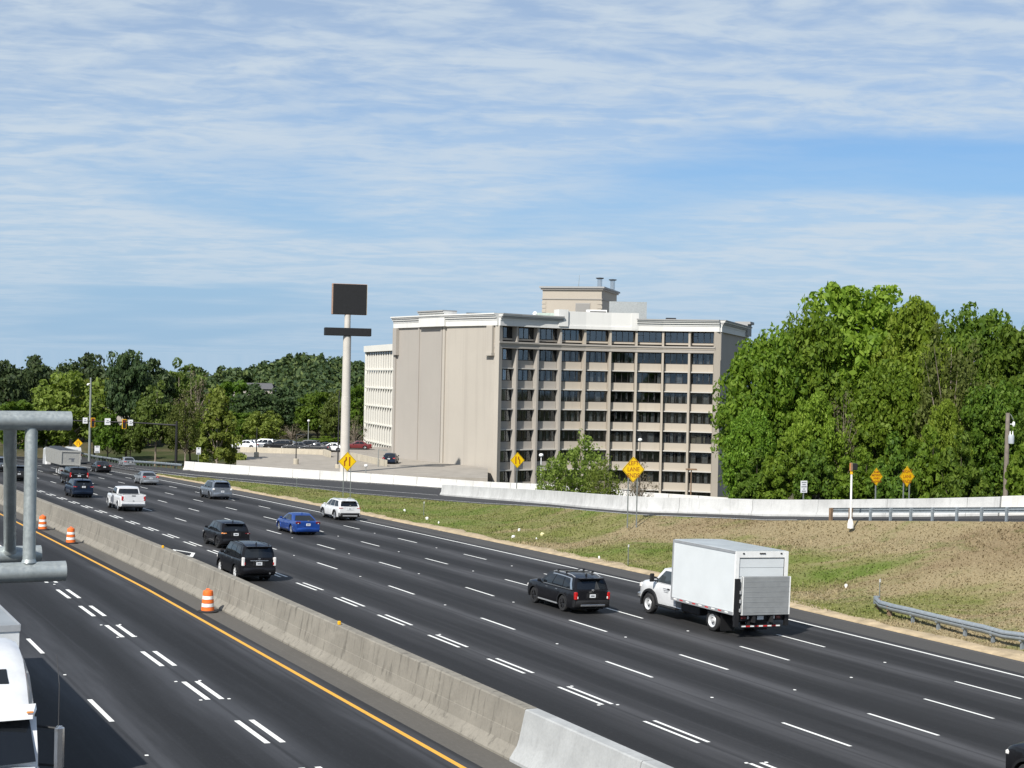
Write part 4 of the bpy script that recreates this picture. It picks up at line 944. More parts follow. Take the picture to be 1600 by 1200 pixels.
for px, py, s_, lb, mt in ((632, 799, .22, 'white paper scrap high on the verge left of the delineator', 'white'), (671, 813, .24, 'white paper scrap low on the green verge', 'white'), (691, 819, .13, 'tiny white scrap beside the shoulder edge', 'white'), (817, 828, .16, 'small pale scrap above the yellow bag', 'white'), (809, 840, .22, 'white crumpled paper left of the yellow bag', 'white'), (855, 835, .34, 'pale yellow plastic bag lying on the green verge', 'pale_yellow'), (845, 844, .13, 'tiny pale scrap below the yellow bag', 'white'), (1327, 919, .16, 'small white scrap on the grass right of the box truck', 'white'), (942, 872, .12, 'tiny white scrap near the delineator left of the box truck', 'white')):
    k_ = (px-800)/2400; best = None
    for r_ in grid:
        for p in r_:
            cx, cd = camxy(p.x, p.y); u_ = 800+2400*cx/cd; v_ = 593+.02095*(u_-800)+(CH-p.z)*2400/cd; e = abs(u_-px)+abs(v_-py)
            if best is None or e < best[0]: best = (e, p)
    litter(best[1].x, best[1].y, s_*.62, lb, mt)

# ------------------------------------------------------------------ trees
def leaf_quads(C, Rd, per, size, rng, up=.25, shell=.55, flat=1.0):
    """leaf-sized quads on lumpy shells round each clump centre"""
    n = len(C); N_ = n*per
    dirs = rng.normal(size=(N_, 3)); dirs[:, 2] += up; dirs /= np.linalg.norm(dirs, axis=1)[:, None]
    cc = np.repeat(C, per, 0); rr_ = np.repeat(Rd, per)
    rad = rr_*(shell+(1.08-shell)*rng.random(N_)**.5)
    pos = cc+dirs*rad[:, None]*np.array([1, 1, flat])
    nrm = dirs+rng.normal(size=(N_, 3))*.55; nrm /= np.linalg.norm(nrm, axis=1)[:, None]
    a = np.cross(nrm, rng.normal(size=(N_, 3))); a /= np.linalg.norm(a, axis=1)[:, None]; b = np.cross(nrm, a)
    s_ = size*(.45+1.15*rng.random(N_)**1.3); a *= s_[:, None]*.62; b *= s_[:, None]
    V = np.stack([pos-b, pos+a*.9-b*.1, pos+b, pos-a*.9+b*.15], 1).reshape(-1, 3)
    return V, np.arange(N_*4).reshape(-1, 4)
def crown_clumps(kind, h, r, rng, n):
    """clump centres and radii in a crown of height h, radius r, from its bottom at z=0"""
    P_ = []; 
    lob = [(rng.uniform(0, 6.28), rng.uniform(.05, .18), rng.integers(2, 5)) for _ in range(3)]
    while len(P_) < n:
        v = rng.normal(size=3); v /= np.linalg.norm(v)
        if kind == 'broad' and v[2] < -.75: continue
        th = math.atan2(v[1], v[0]); f = 1+sum(a*math.sin(k*th+p0+2*v[2]) for p0, a, k in lob)*.55
        rad = rng.uniform(.62, .95) if rng.random() < .82 else rng.uniform(.2, .66)
        if kind == 'cone': z = rng.random()**1.3; k_ = ((1-z)**.75*.85+.06)*rng.uniform(.55, 1.); P_.append((v[0]*r*k_, v[1]*r*k_, (.03+.93*z)*h)); continue
        if kind == 'pine': f *= .85+.15*rng.random()
        q = v*rad*f; sq = .62 if q[2] < 0 else .5
        P_.append((q[0]*r, q[1]*r, h*(.44+q[2]*(.46 if q[2] < 0 else .56))))
    P_ = np.array(P_); return P_
def tree_meshes(name, kind, h, r, seed, mat, clumps, per, leaf, crad=(.13, .24), trunk_h=None, bark='bark', shell=.55, flat=.8, up=.25, bare=0):
    rng = np.random.default_rng(seed); th = trunk_h if trunk_h is not None else h*.22
    C = crown_clumps(kind, h-th, r, rng, clumps); C[:, 2] += th; Rd = np.clip(np.exp(rng.normal(math.log(sum(crad)/2), .38, clumps)), crad[0]*.55, crad[1]*1.45)*r
    if kind == 'pine': flat = .55
    V, Q_ = leaf_quads(C, Rd, per, leaf, rng, up, shell, flat)
    cm = np_mesh(name+'_crown', V, Q_, M[mat])
    mb = MB(); tw = max(.12, h*.018)
    bend = rng.uniform(-.04, .04, 2)*h
    mb.tube([(0, 0, -.6), (bend[0]*.3, bend[1]*.3, th*.7), (bend[0]*.7, bend[1]*.7, th+(h-th)*.4), (bend[0], bend[1], h*.9)], [tw*1.15, tw*.9, tw*.55, tw*.12], 8)
    for k in rng.choice(clumps, min(clumps, 12+bare), replace=False):
        e = C[k]; z0 = th*.8+(e[2]-th*.8)*rng.uniform(.2, .6); z0 = min(z0, e[2]*.9)
        q = z0/h; st = np.array([bend[0]*q, bend[1]*q, z0]); md = (st+e)/2+rng.normal(size=3)*r*.08
        mb.tube([st, md, e], [tw*.42, tw*.26, tw*.07], 5)
    me = bpy.data.meshes.new(name+'_trunk'); me.from_pydata(mb.v, [], mb.f); me.materials.append(M[bark]); bmfix(me)
    return cm, me
PROTO = {}
def proto(key, *a, **k):
    if key not in PROTO: PROTO[key] = tree_meshes(key, *a, **k)
    return PROTO[key]
def tree(label, key, px, d, top_row, half_px, z0, name='tree', cat='tree', rz=None, group=None, dims=(10., 4.)):
    """a tree whose top reaches picture row top_row and whose crown is half_px wide each side"""
    cm, tm = PROTO[key]; p = cw(px, d, z0); t = thing(name, label, cat, p, random.uniform(0, 6.28) if rz is None else rz, group)
    H_ = rowz(px, top_row, d)-z0; W_ = half_px*d/2400
    t.scale = (W_/dims[1], W_/dims[1], H_/dims[0])
    link('crown', cm, t); link('trunk', tm, t); return t
proto('oak_a', 'broad', 10, 4, 1, 'leaf_bright', 250, 150, .165, (.12, .21), .5)
proto('oak_b', 'broad', 10, 4, 2, 'leaf_mid', 250, 150, .165, (.12, .21), .4)
proto('oak_c', 'broad', 10, 4, 3, 'leaf_deep', 250, 150, .165, (.12, .21), .4)
proto('oak_e', 'broad', 10, 4, 13, 'leaf_bright', 210, 140, .15, (.11, .20), .6)
proto('airy', 'broad', 10, 4, 4, 'leaf_olive', 190, 60, .14, (.10, .18), 1.0, 'pale_bark', .2, .9, .2, 20)
proto('bush', 'broad', 10, 4, 5, 'leaf_mid', 120, 110, .28, (.12, .22), .2)
proto('bush_deep', 'broad', 10, 4, 15, 'leaf_deep', 120, 110, .28, (.12, .22), .2)
proto('far_bright', 'broad', 10, 4, 6, 'leaf_far_bright', 120, 70, .24, (.11, .20), 1.6, 'pale_bark')
proto('far_mid', 'broad', 10, 4, 7, 'leaf_far_mid', 120, 70, .24, (.11, .20), 1.8, 'pale_bark')
proto('far_deep', 'broad', 10, 4, 8, 'leaf_deep', 120, 70, .24, (.11, .21), 1.4)
proto('pine', 'pine', 10, 4, 9, 'leaf_pine', 130, 75, .24, (.14, .25), 3.6, 'bark')
proto('pine_b', 'pine', 10, 4, 10, 'leaf_pine', 130, 80, .24, (.16, .27), 1.2, 'bark')
proto('cone', 'cone', 10, 4, 11, 'leaf_far_bright', 80, 80, .30, (.10, .20), 1.0, 'pale_bark')
proto('bare', 'broad', 10, 4, 12, 'twig', 90, 22, .13, (.12, .25), 1.0, 'pale_bark', .15, .9, .2, 50)
proto('light', 'broad', 10, 4, 21, 'leaf_light', 120, 46, .17, (.10, .19), .6, 'pale_bark', .2, .9, .2, 20)
RG = 'big trees right of the hotel'
T = lambda *a, **k: tree(*a, group=k.pop('group', RG), **k)
T('tallest bright green tree at the top of the tree mass', 'oak_a', 1338, 132, 447, 112, -.5)
T('round bright green crown right of the tallest tree', 'oak_e', 1425, 128, 456, 74, -.5)
T('mid green tree leaning in front of the shaded hotel end wall', 'oak_b', 1196, 124, 520, 74, -.5)
T('green tree filling the slope between the hotel end and the tallest tree', 'oak_b', 1262, 128, 488, 72, -.5)
T('dark green tree with a peaked top right of the bright crowns', 'oak_c', 1520, 131, 480, 72, -.3)
T('dark green tree at the right edge above the utility pole', 'oak_c', 1606, 126, 505, 80, 0)
T('mid green tree behind the utility pole beyond the picture edge', 'oak_b', 1690, 122, 520, 85, 0)
T('bright young tree low in front of the dark gap', 'oak_e', 1275, 117, 606, 46, -.2)
T('thin greyish tree with open branches right of the middle of the mass', 'airy', 1487, 116, 512, 66, 0)
T('leafy tree behind the amber signs in the middle of the mass', 'oak_b', 1388, 118, 566, 60, 0)
T('vine covered tree left of the utility pole', 'oak_e', 1477, 111, 618, 37, .2)
T('dark tree low behind the utility pole', 'oak_c', 1560, 113, 600, 62, .3)
T('olive tree low beside the hotel end wall', 'oak_b', 1176, 116, 640, 42, .0)
T('bare grey branching tree in the dark gap behind the white post', 'bare', 1318, 117, 612, 26, .2)
T('deep green tree low at the right picture edge', 'oak_c', 1640, 110, 610, 55, .4)
T('dark tree standing deep inside the mass behind the bright young tree', 'oak_c', 1318, 137, 540, 90, -.5)
T('dark tree standing deep inside the mass behind the thin greyish tree', 'oak_c', 1450, 137, 540, 95, -.5)
BG = 'bushes behind the ramp barrier'
for px, d, tr_, hw, ky, lb in ((1185, 112, 712, 34, 'bush_deep', 'low dark bush at the foot of the hotel end wall'), (1230, 110, 690, 40, 'bush', 'bush left of the small white sign'), (1282, 108.5, 700, 36, 'bush_deep', 'dark bush behind the small white sign'), (1345, 108, 705, 40, 'bush', 'bush between the white post and the amber signs'), (1400, 106.5, 690, 38, 'bush_deep', 'dark bush behind the two amber signs'), (1450, 105.5, 672, 38, 'bush', 'leafy bush right of the amber RIGHT LANE ENDS sign'), (1505, 104, 690, 40, 'bush_deep', 'dark bush left of the utility pole foot'), (1556, 113, 668, 42, 'bush_deep', 'dark bush right behind the utility pole foot'), (1615, 101, 680, 42, 'bush', 'bush at the right picture edge above the barrier')):
    T(lb, ky, px, d, tr_, hw, .0, name='bush', cat='bush', group=BG)
T('small light green tree in front of the hotel windows', 'light', 907, 146, 674, 46, -3.6, group='trees before the hotel')
T('low light green bush beside the small tree before the hotel', 'light', 872, 143, 708, 36, -3.4, name='bush', cat='bush', group='trees before the hotel')
T('bare twiggy shrub under the LEFT LANE ENDS sign before the hotel', 'bare', 1003, 140, 722, 26, -3., name='shrub', cat='shrub', group='trees before the hotel')
T('light green bush between the small tree and the twiggy shrub', 'light', 948, 143, 712, 32, -3.4, name='bush', cat='bush', group='trees before the hotel')
LG = 'trees beyond the far bend'
L2 = lambda *a, **k: tree(*a, group=k.pop('group', LG), **k)
L2('tall dark pine with a bare trunk right of the mast arm signals', 'pine', 199, 262, 540, 36, -5.6)
L2('bright spreading tree left of the tall light pole', 'far_bright', 112, 268, 577, 58, -5.6)
L2('yellow green tree behind the tall light pole', 'far_bright', 150, 275, 588, 36, -5.6)
L2('green tree right of the tall pine', 'far_mid', 245, 258, 600, 34, -5.2)
L2('bright feathery tree at the left end of the white ramp barrier', 'cone', 342, 214, 606, 44, -3.4)
L2('thin pale tree right behind the mast arm pole', 'airy', 292, 250, 612, 30, -5)
L2('light green tree beyond the left lamp post', 'far_bright', 413, 262, 640, 30, -3)
L2('dark green tree under the mast arm', 'far_deep', 170, 256, 640, 26, -5.5)
L2('dark pine at the far left behind the steel pipe', 'pine_b', 12, 300, 556, 42, -6)
L2('broad dark pine left of the bright spreading tree', 'pine_b', 58, 310, 547, 46, -6)
L2('dark pine behind the bright spreading tree', 'pine_b', 133, 315, 544, 44, -6)
L2('dark rounded pine right of the tall pine', 'pine_b', 236, 312, 552, 40, -6)
L2('olive tree on the rise right of the tall pine', 'far_mid', 283, 320, 566, 40, -6)
L2('brownish bare tree between the olive tree and the hill', 'bare', 306, 300, 580, 34, -6)
L2('dark tree left of the hill behind the feathery tree', 'far_deep', 360, 310, 588, 40, -5)
L2('dark pine behind the light green tree', 'pine_b', 402, 300, 594, 40, -4)
L2('dark pine behind the middle lamp post', 'pine_b', 448, 305, 600, 40, -4)
L2('dark tree left of the pylon pole', 'far_deep', 497, 300, 606, 36, -4)
L2('green tree just left of the pylon pole', 'far_mid', 524, 292, 612, 22, -4)
L2('dark tree between the pylon pole and the white office block', 'far_deep', 557, 305, 596, 26, -4)
L2('brown bare tree behind the parked cars', 'bare', 458, 272, 662, 26, -2.4)
L2('reddish brown tree right of the pylon pole', 'bare', 556, 268, 650, 20, -3)
L2('low rounded bush behind the parked cars left of the pylon pole', 'bush', 512, 268, 682, 30, -2.4, name='bush', cat='bush')
L2('dark green tree at the left edge behind the truss', 'far_deep', 22, 272, 620, 40, -6)
L2('dark undergrowth tree behind the far white van', 'far_deep', 80, 278, 640, 40, -6)
L2('mid green tree under the bright spreading tree', 'far_mid', 205, 258, 660, 24, -5.4)
L2('dark tree behind the feathery tree', 'far_deep', 300, 262, 650, 40, -5)
L2('dark low tree left of the parked cars', 'far_deep', 380, 275, 640, 30, -3.5)
# the wooded hills far behind read as one mass
rng = np.random.default_rng(5); VV = []; QQ = []; off = 0
outl = [(-80, 556), (0, 562), (100, 560), (190, 565), (260, 575), (330, 566), (400, 556), (440, 549), (482, 541), (520, 545), (560, 556), (620, 580), (720, 590), (900, 600), (1200, 612), (1700, 622)]
for k in range(760):
    px = rng.uniform(-80, 640) if k < 560 else rng.uniform(600, 1700); layer = rng.random(); d = 330+layer*330
    top = np.interp(px, [o_[0] for o_ in outl], [o_[1] for o_ in outl]); row = top+(1-layer)*62+abs(rng.normal())*6
    c = cw(px, d, py=row); r_ = rng.uniform(3.2, 5.8)
    n = 12; C = rng.normal(size=(n, 3)); C /= np.linalg.norm(C, axis=1)[:, None]; C *= r_*rng.uniform(.3, .85, (n, 1)); C[:, 2] = C[:, 2]*.8-r_; C += np.array(c)
    V, Q_ = leaf_quads(C, rng.uniform(.32, .5, n)*r_, 26, .85, rng, .3, .6, .85); VV.append(V); QQ.append(Q_+off); off += len(V)
fo = link('forest', np_mesh('forest', np.concatenate(VV), np.concatenate(QQ), leafmat('leaf_far', (.024, .045, .018), (.046, .076, .026), (.10, .13, .038), .15))); fo['kind'] = 'stuff'; fo['label'] = 'dark wooded hills on the horizon'; fo['category'] = 'forest'
# low houses half hidden in the wood
for px, d, row, w, lb in ((395, 350, 606, 9, 'grey roof among the trees left of the wooded hill'), (178, 300, 628, 6, 'pale low building glimpsed between the trees behind the mast arm')):
    p = cw(px, d, py=row); t = thing('house', lb, 'building', (p.x, p.y, p.z-4.5), -YAW)
    mb = MB(); mb.box((0, 3, 2.2), (w, 6, 4.4)); mb.build('wall', M['stucco_grey_shade'], t)
    mb = MB(); mb.prism([(-w/2-.4, -.4, 4.3), (w/2+.4, -.4, 4.3), (w/2-.6, 3, 5.5), (-w/2+.6, 3, 5.5)], (0, .1, .15)); mb.prism([(-w/2-.4, 6.4, 4.3), (w/2+.4, 6.4, 4.3), (w/2-.6, 3, 5.5), (-w/2+.6, 3, 5.5)], (0, -.05, .15)); mb.build('roof', simple('grey_roof', (.10, .10, .105), .8) if 'grey_roof' not in bpy.data.materials else bpy.data.materials['grey_roof'], t)
    for x in (-.3, .3): mb = MB(); mb.box((x*w, -.03, 2.6), (w*.2, .06, 1.3)); mb.build('window', M['glass'], t)

# ------------------------------------------------------------------ vehicles (local axes: x right, y forward, z up, origin on the road under the middle)
def wheel(root, x, y, r_, w, rim, side, spokes=5, dual=False):
    """tyre and rim; side = -1 left, 1 right (the rim faces outwards)"""
    t = MB(); n = 26; prof = [(-w/2, r_*.62), (-w/2, r_*.90), (-w*.36, r_*.985), (-w*.1, r_), (w*.1, r_), (w*.36, r_*.985), (w/2, r_*.90), (w/2, r_*.62)]
    t.loft([[(x+a, y+math.cos(6.28319*i/n)*q, r_+math.sin(6.28319*i/n)*q) for i in range(n)] for a, q in prof], True, False)
    wh = t.build('wheel', M['tyre'], root, smooth=45)
    b = MB(); xo = x+side*w*.40; xi = x+side*w*.12
    def disc(xx, q0, q1, xx2): b.loft([[(xx, y+math.cos(6.28319*i/n)*q0, r_+math.sin(6.28319*i/n)*q0) for i in range(n)], [(xx2, y+math.cos(6.28319*i/n)*q1, r_+math.sin(6.28319*i/n)*q1) for i in range(n)]], True, False)
    if spokes:
        disc(x+side*w*.49, r_*.64, r_*.58, xo); disc(xo, r_*.58, r_*.56, xi)
        for k in range(spokes):
            a = 6.28319*k/spokes+.3
            for da in (-.13, .13):
                ca, sa = math.cos(a+da), math.sin(a+da); p = [(xo+side*.005, y+ca*r_*.1, r_+sa*r_*.1), (xo, y+math.cos(a+da*1.3)*r_*.58, r_+math.sin(a+da*1.3)*r_*.58)]
                b.tube(p, [.032, .026], 5)
        b.cyl((xi, y, r_), (xo+side*.012, y, r_), r_*.17, n=12)
        b.build('rim', M[rim], wh, smooth=40)
        d = MB(); d.cyl((xi-side*.02, y, r_), (xi, y, r_), r_*.57, n=20); d.build('brake_disc', M['dark'], wh)
    else:
        disc(x+side*w*.49, r_*.64, r_*.58, xo); disc(xo, r_*.58, r_*.40, xi); disc(xi, r_*.40, r_*.30, xo); b.cyl((xi, y, r_), (xo+side*.05, y, r_), r_*.24, r_*.18, 14)
        b.build('rim', M[rim], wh, smooth=40)
        d = MB(); d.cyl((xi-side*.03, y, r_), (xi-side*.01, y, r_), r_*.57, n=20); d.build('hub_plate', M[rim], wh)
        for k in range(6):
            a = 6.28319*k/6; d = MB(); d.cyl((xi-side*.005, y+math.cos(a)*r_*.48, r_+math.sin(a)*r_*.48), (xi+side*.002, y+math.cos(a)*r_*.48, r_+math.sin(a)*r_*.48), r_*.065, n=8); d.build('hand_hole', M['black'], wh)
    return wh
class Patch:
    def __init__(s, fn): s.f = fn
    def n(s, u, v, e=.01):
        a = s.f(min(u+e, 1), v)-s.f(max(u-e, 0), v); b = s.f(u, min(v+e, 1))-s.f(u, max(v-e, 0)); c = a.cross(b); return c.normalized() if c.length > 0 else Vector((0, 0, 1))
    def panel(s, quad, off, name, mat, parent, nu=6, nv=4, out=None):
        (a, b, c, d) = quad; rw = []
        for j in range(nv+1):
            rr2 = []
            for i in range(nu+1):
                u, v = i/nu, j/nv; p = ((a[0]*(1-u)+b[0]*u)*(1-v)+(d[0]*(1-u)+c[0]*u)*v, (a[1]*(1-u)+b[1]*u)*(1-v)+(d[1]*(1-u)+c[1]*u)*v)
                q = s.f(*p); nn = s.n(*p)
                if out is not None and nn.dot(out) < 0: nn = -nn
                rr2.append(q+nn*off)
            rw.append(rr2)
        mb = MB(); mb.loft(rw, False, False); return mb.build(name, mat, parent, smooth=40)
def car(label, cat, name, x, yrear, S, group='vehicles on the highway', head=None, zoff=0., small=False):
    """x: left track line in the road's cross axis, yrear: rear axle position along the road"""
    L, W, Hh = S['L'], S['W'], S['H']; r_, wb, fo_ = S.get('r', .36), S.get('wb', L*.575), S.get('fo', .95)
    clear, belt = S.get('clear', .26), S['belt']; hood = S.get('hood', belt-.05); hw = W/2
    yF = L/2; yf = L/2-fo_; yr_ = yf-wb; yB = -L/2
    X = x+hw-.06 if head is None else x
    Y = yrear-yr_ if head is None else yrear
    z = road_z(X)-drop(Y)+zoff
    g_ = -(drop(Y+1.5)-drop(Y-1.5))/3
    if head is None or head == 'back': rot = (math.atan(g_), .029, 0) if head is None else (0, 0, math.pi)
    else: rot = (0, 0, head)
    t = thing(name, label, cat, (X, Y, z), group=group, rot=rot)
    pm = S['paint']; glass = M[S.get('glass', 'glass')]
    # lower body
    ra = r_*1.15; ys = set([yB, yB+.03, yB+.10, yB+.25, yF-.02, yF-.10, yF-.25, yF-.5, yF-.9, S['gA0'], S['gA0']+.25, S['gR0'], 0])
    for yw in (yf, yr_):
        for k in (-1.0, -.985, -.93, -.8, -.6, -.35, 0, .35, .6, .8, .93, .985, 1.0): ys.add(round(yw+k*ra, 4))
    for k in range(1, 10): ys.add(round(yB+L*k/10, 4))
    ys = sorted(y for y in ys if yB <= y <= yF)
    def zb(y):
        for yw in (yf, yr_):
            if abs(y-yw) < ra*.9999: return max(clear, r_+math.sqrt(ra*ra-(y-yw)**2))
        e = max(0, .35-(y-yB))/.35; f = max(0, .4-(yF-y))/.4; return clear+.10*e*e+.06*f*f
    tail = S.get('tail', belt)                            # height of the boot lid / tailgate lower body at the rear
    def zt(y):
        if y > S['gA0']:
            q = (y-S['gA0'])/(yF-S['gA0']); v = belt*(1-q)+hood*q-.0; return v-(.30 if S.get('boxy') is None else .16)*max(0, q-.72)**2/.0784*(1)
        if y < S['gR0']: q = (S['gR0']-y)/max(.01, S['gR0']-yB); return belt*(1-q)+tail*q-.10*max(0, q-.8)/.2*(0 if S.get('flatback') else 1)
        return belt
    def wd(y):
        q = 1.
        e = yF-y
        if e < .9: q -= .17*((.9-e)/.9)**2.2
        e = y-yB
        if e < .5: q -= .085*((.5-e)/.5)**2.2
        return hw*q
    rows = []
    for y in ys:
        b_, tp, w = zb(y), zt(y), wd(y); tp = max(tp, b_+.12); sh = tp-.13 if tp-.13 > b_+.05 else b_+.06
        m_ = max(b_+.03, min(sh-.02, belt*.70)); cr = .02+.05*(1 if y > S['gA0'] else .3)
        half = [(w*.78, b_), (w*.965, b_+.012), (w*.985, b_+.05 if b_+.05 < m_ else (b_+m_)/2), (w*1.0, m_), (w*.985, sh), (w*.955, (sh+tp)/2+.02), (w*.89, tp), (w*.5, tp+cr*.8), (0, tp+cr)]
        rows.append([(a, y, c) for a, c in half]+[(-a, y, c) for a, c in reversed(half[:-1])])
    mb = MB(); mb.loft(rows, True, True); body = mb.build('body', pm, t, smooth=32)
    # cabin
    gA0, gA1, gR0, gR1 = S['gA0'], S['gA1'], S['gR0'], S['gR1']; wbelt, wroof = hw*.955, hw*S.get('wr', .80); zr = Hh; bow = S.get('bow', .10)
    zbl = belt-.02
    def zroof(u): return zr-.03-.05*(2*u-1)**2-S.get('rdrop', .03)*u*u
    def side(s_):
        def f(u, v):
            y = (gA0*(1-u)+gR0*u)*(1-v)+(gA1*(1-u)+gR1*u)*v
            k = 1-.05*(abs(2*u-1)**3); xx = (wbelt*(1-v)+wroof*v)*k+.03*math.sin(math.pi*v)
            return Vector((s_*xx, y, zbl*(1-v)+zroof(u)*v))
        return f
    PR, PL = Patch(side(1)), Patch(side(-1))
    def endp(u0):
        def f(s_, v):
            a, b = PL.f(u0, v), PR.f(u0, v); p = a.lerp(b, s_); p.y += (bow if u0 == 0 else -bow*.7)*(1-(2*s_-1)**2)*(1 if u0 == 0 else 1); return p
        return f
    PF, PB = Patch(endp(0)), Patch(endp(1))
    def rooff(s_, u):
        a, b = PL.f(u, 1), PR.f(u, 1); p = a.lerp(b, s_); q = 1-(2*s_-1)**2; p.z += .045*q*min(1, 6*min(u, 1-u)+.25)
        p.y += bow*q*max(0, 1-u*3)-bow*.7*q*max(0, u*3-2); return p
    PT = Patch(rooff)
    mb = MB()
    for P_, nu, nv in ((PR, 10, 5), (PL, 10, 5), (PF, 8, 5), (PB, 8, 5), (PT, 8, 8)):
        mb.loft([[P_.f(i/nu, j/nv) for i in range(nu+1)] for j in range(nv+1)], False, False)
    cab = mb.build('cabin', pm, t, smooth=32)
    # windows
    for s_, P_ in ((1, PR), (-1, PL)):
        for q in S['win']: P_.panel(q, .008, 'side_window', glass, t, 6, 4, Vector((s_, 0, 0)))
        for q, mt in S.get('trim', []): P_.panel(q, .013, 'window_trim', M[mt], t, 8, 2, Vector((s_, 0, 0)))
    PF.panel([(.05, .08), (.95, .08), (.93, .93), (.07, .93)], .008, 'windshield', M['glass_light'], t, 8, 4, Vector((0, 1, 0)))
    rv = S.get('rwin', [(.07, .12), (.93, .12), (.91, .86), (.09, .86)]); PB.panel(rv, .008, 'rear_window', glass, t, 8, 4, Vector((0, -1, 0)))
    if S.get('spoiler'):
        a, b = PB.f(.08, 1), PB.f(.92, 1); mb = MB(); mb.cbox(((a.x+b.x)/2, a.y-.12, a.z-.01), (abs(b.x-a.x), .34, .05), .02); mb.build('spoiler', pm, t)
    # wheels and arches
    tw = S.get('tw', .235)
    for s_ in (-1, 1):
        for yw in (yf, yr_):
            wheel(t, s_*(hw-tw/2-.035), yw, r_, tw, S.get('rim', 'alloy'), s_, S.get('spokes', 5))
            mb = MB(); n_ = 14; rw = []
            for k in range(n_+1):
                a = math.pi*k/n_*1.0; xx = s_*(wd(yw)*.998)
                rw.append([(xx-s_*.05, yw+math.cos(a)*ra*.985, r_+math.sin(a)*ra*.985), (xx+s_*.018, yw+math.cos(a)*ra*.985, r_+math.sin(a)*ra*.985), (xx+s_*.014, yw+math.cos(a)*ra*1.14, r_+math.sin(a)*ra*1.14), (xx-s_*.03, yw+math.cos(a)*ra*1.16, r_+math.sin(a)*ra*1.16)])
            mb.loft(rw, True, True); mb.build('wheel_arch', M['black'] if S.get('clad') else pm, t, smooth=40)
            mb = MB(); mb.cyl((s_*(hw*.5), yw, r_+.02), (s_*(hw*.55), yw, r_+.02), ra*.98, n=18); mb.build('wheel_well', M['black'], t)
    mb = MB(); mb.bb(-hw*.8, hw*.8, yB+.35, yF-.35, clear-.06, clear+.25); mb.build('underbody', M['black'], t)
    for s_ in (-1, 1):
        mb = MB(); mb.bb(min(s_*hw*.93, s_*hw*.995), max(s_*hw*.93, s_*hw*.995), yr_+ra+.05, yf-ra-.05, clear+.04, clear+.10); mb.build('sill_trim', M[S.get('sill', 'black')], t)
    # rear: bumper, lamps, plate
    bz0, bz1 = S.get('bump', (clear+.08, clear+.40)); wB = wd(yB)*1.06; bm_ = M['black'] if S.get('clad') else pm
    mb = MB(); mb.loft([[(-wB, yB+.16, zz2), (-wB*.97, yB+.02, zz2), (-wB*.72, yB-.06+e, zz2), (0, yB-.085+e, zz2), (wB*.72, yB-.06+e, zz2), (wB*.97, yB+.02, zz2), (wB, yB+.16, zz2), (0, yB+.2, zz2)] for zz2, e in ((bz0, .05), (bz0+.06, 0), (bz1-.05, 0), (bz1, .045))], True, True); bp_ = mb.build('rear_bumper', bm_, t, smooth=40)
    if S.get('skid'):
        mb = MB(); mb.cbox((0, yB-.075, bz0+.09), (wB*1.35, .05, .09), .015); mb.build('skid_plate', M[S['skid']], bp_)
    lt = S.get('lamps', 'wide'); lz = S.get('lampz', tail-.18); lm = M[S.get('lampmat', 'tail')]
    for s_ in (-1, 1):
        mb = MB(); wq = wd(yB+.05)
        if lt == 'tall': mb.cbox((s_*(wq*.93), yB+.055, lz), (.15, .17, S.get('lamph', .42)), .03)
        elif lt == 'wide': mb.cbox((s_*(wq*.84), yB+.06, lz), (.36, .16, S.get('lamph', .17)), .04)
        else: mb.cbox((s_*(wq*.92), yB+.07, lz), (.22, .22, S.get('lamph', .26)), .04)
        lp = mb.build('taillight', M[S['lampmat_r']] if s_ > 0 and S.get('lampmat_r') else lm, t)
        mb = MB(); mb.cbox((s_*(wq*.86), yB-.012, lz-S.get('lamph', .2)*.22), (.07, .035, S.get('lamph', .2)*.3), .01); mb.build('reverse_lens', M[S.get('rev', 'clear_lens')], lp)
    pz = S.get('platez', tail-.22); mb = MB(); mb.box((0, yB-.016, pz), (.31, .012, .155)); pl_ = mb.build('licence_plate', M['plate'], t)
    mb = MB(); mb.box((0, yB-.0235, pz-.002), (.20, .003, .06)); mb.build('plate_legend', M['legend_grey'], pl_)
    mb = MB(); mb.cbox((0, yB-.0, pz), (.62, .03, .23), .01); mb.build('plate_recess', M['black'] if not S.get('white_recess') else pm, t)
    if S.get('bar'): mb = MB(); mb.cbox((0, yB-.02, pz+.15), (wB*1.05, .03, .045), .01); mb.build('garnish_bar', M[S['bar']], t)
    mb = MB(); mb.cbox((0, yB-.012, pz+.27 if not S.get('bar') else pz+.25), (.13, .02, .07), .008); mb.build('emblem', M['chrome'], t)
    # front
    for s_ in (-1, 1): mb = MB(); mb.cbox((s_*wd(yF-.1)*.80, yF-.12, hood-.26), (.36, .22, .15), .04); mb.build('headlight', M['clear_lens'], t)
    mb = MB(); mb.cbox((0, yF-.03, hood-.30), (hw*.95, .1, .20), .02); mb.build('grille', M['black'], t)
    mb = MB(); mb.cbox((0, yF-.06, clear+.16), (wd(yF)*1.9, .16, .2), .05); mb.build('front_bumper', bm_, t)
    # mirrors and handles
    for s_ in (-1, 1):
        mb = MB(); yy = gA0-.28; mb.cbox((s_*(hw+.09), yy, belt+.10), (.20, .12, .15), .04); mb.tube([(s_*hw*.92, yy, belt-.02), (s_*(hw+.05), yy, belt+.06)], .03, 6); mb.build('mirror', M['black'] if S.get('blackmirror') else pm, t, smooth=40)
        for q in S.get('handles', (.25, -.75)): mb = MB(); mb.cbox((s_*(hw*.992), q, belt-.12), (.03, .2, .035), .01); mb.build('door_handle', M[S.get('handle', 'chrome')] if S.get('handle') else pm, t)
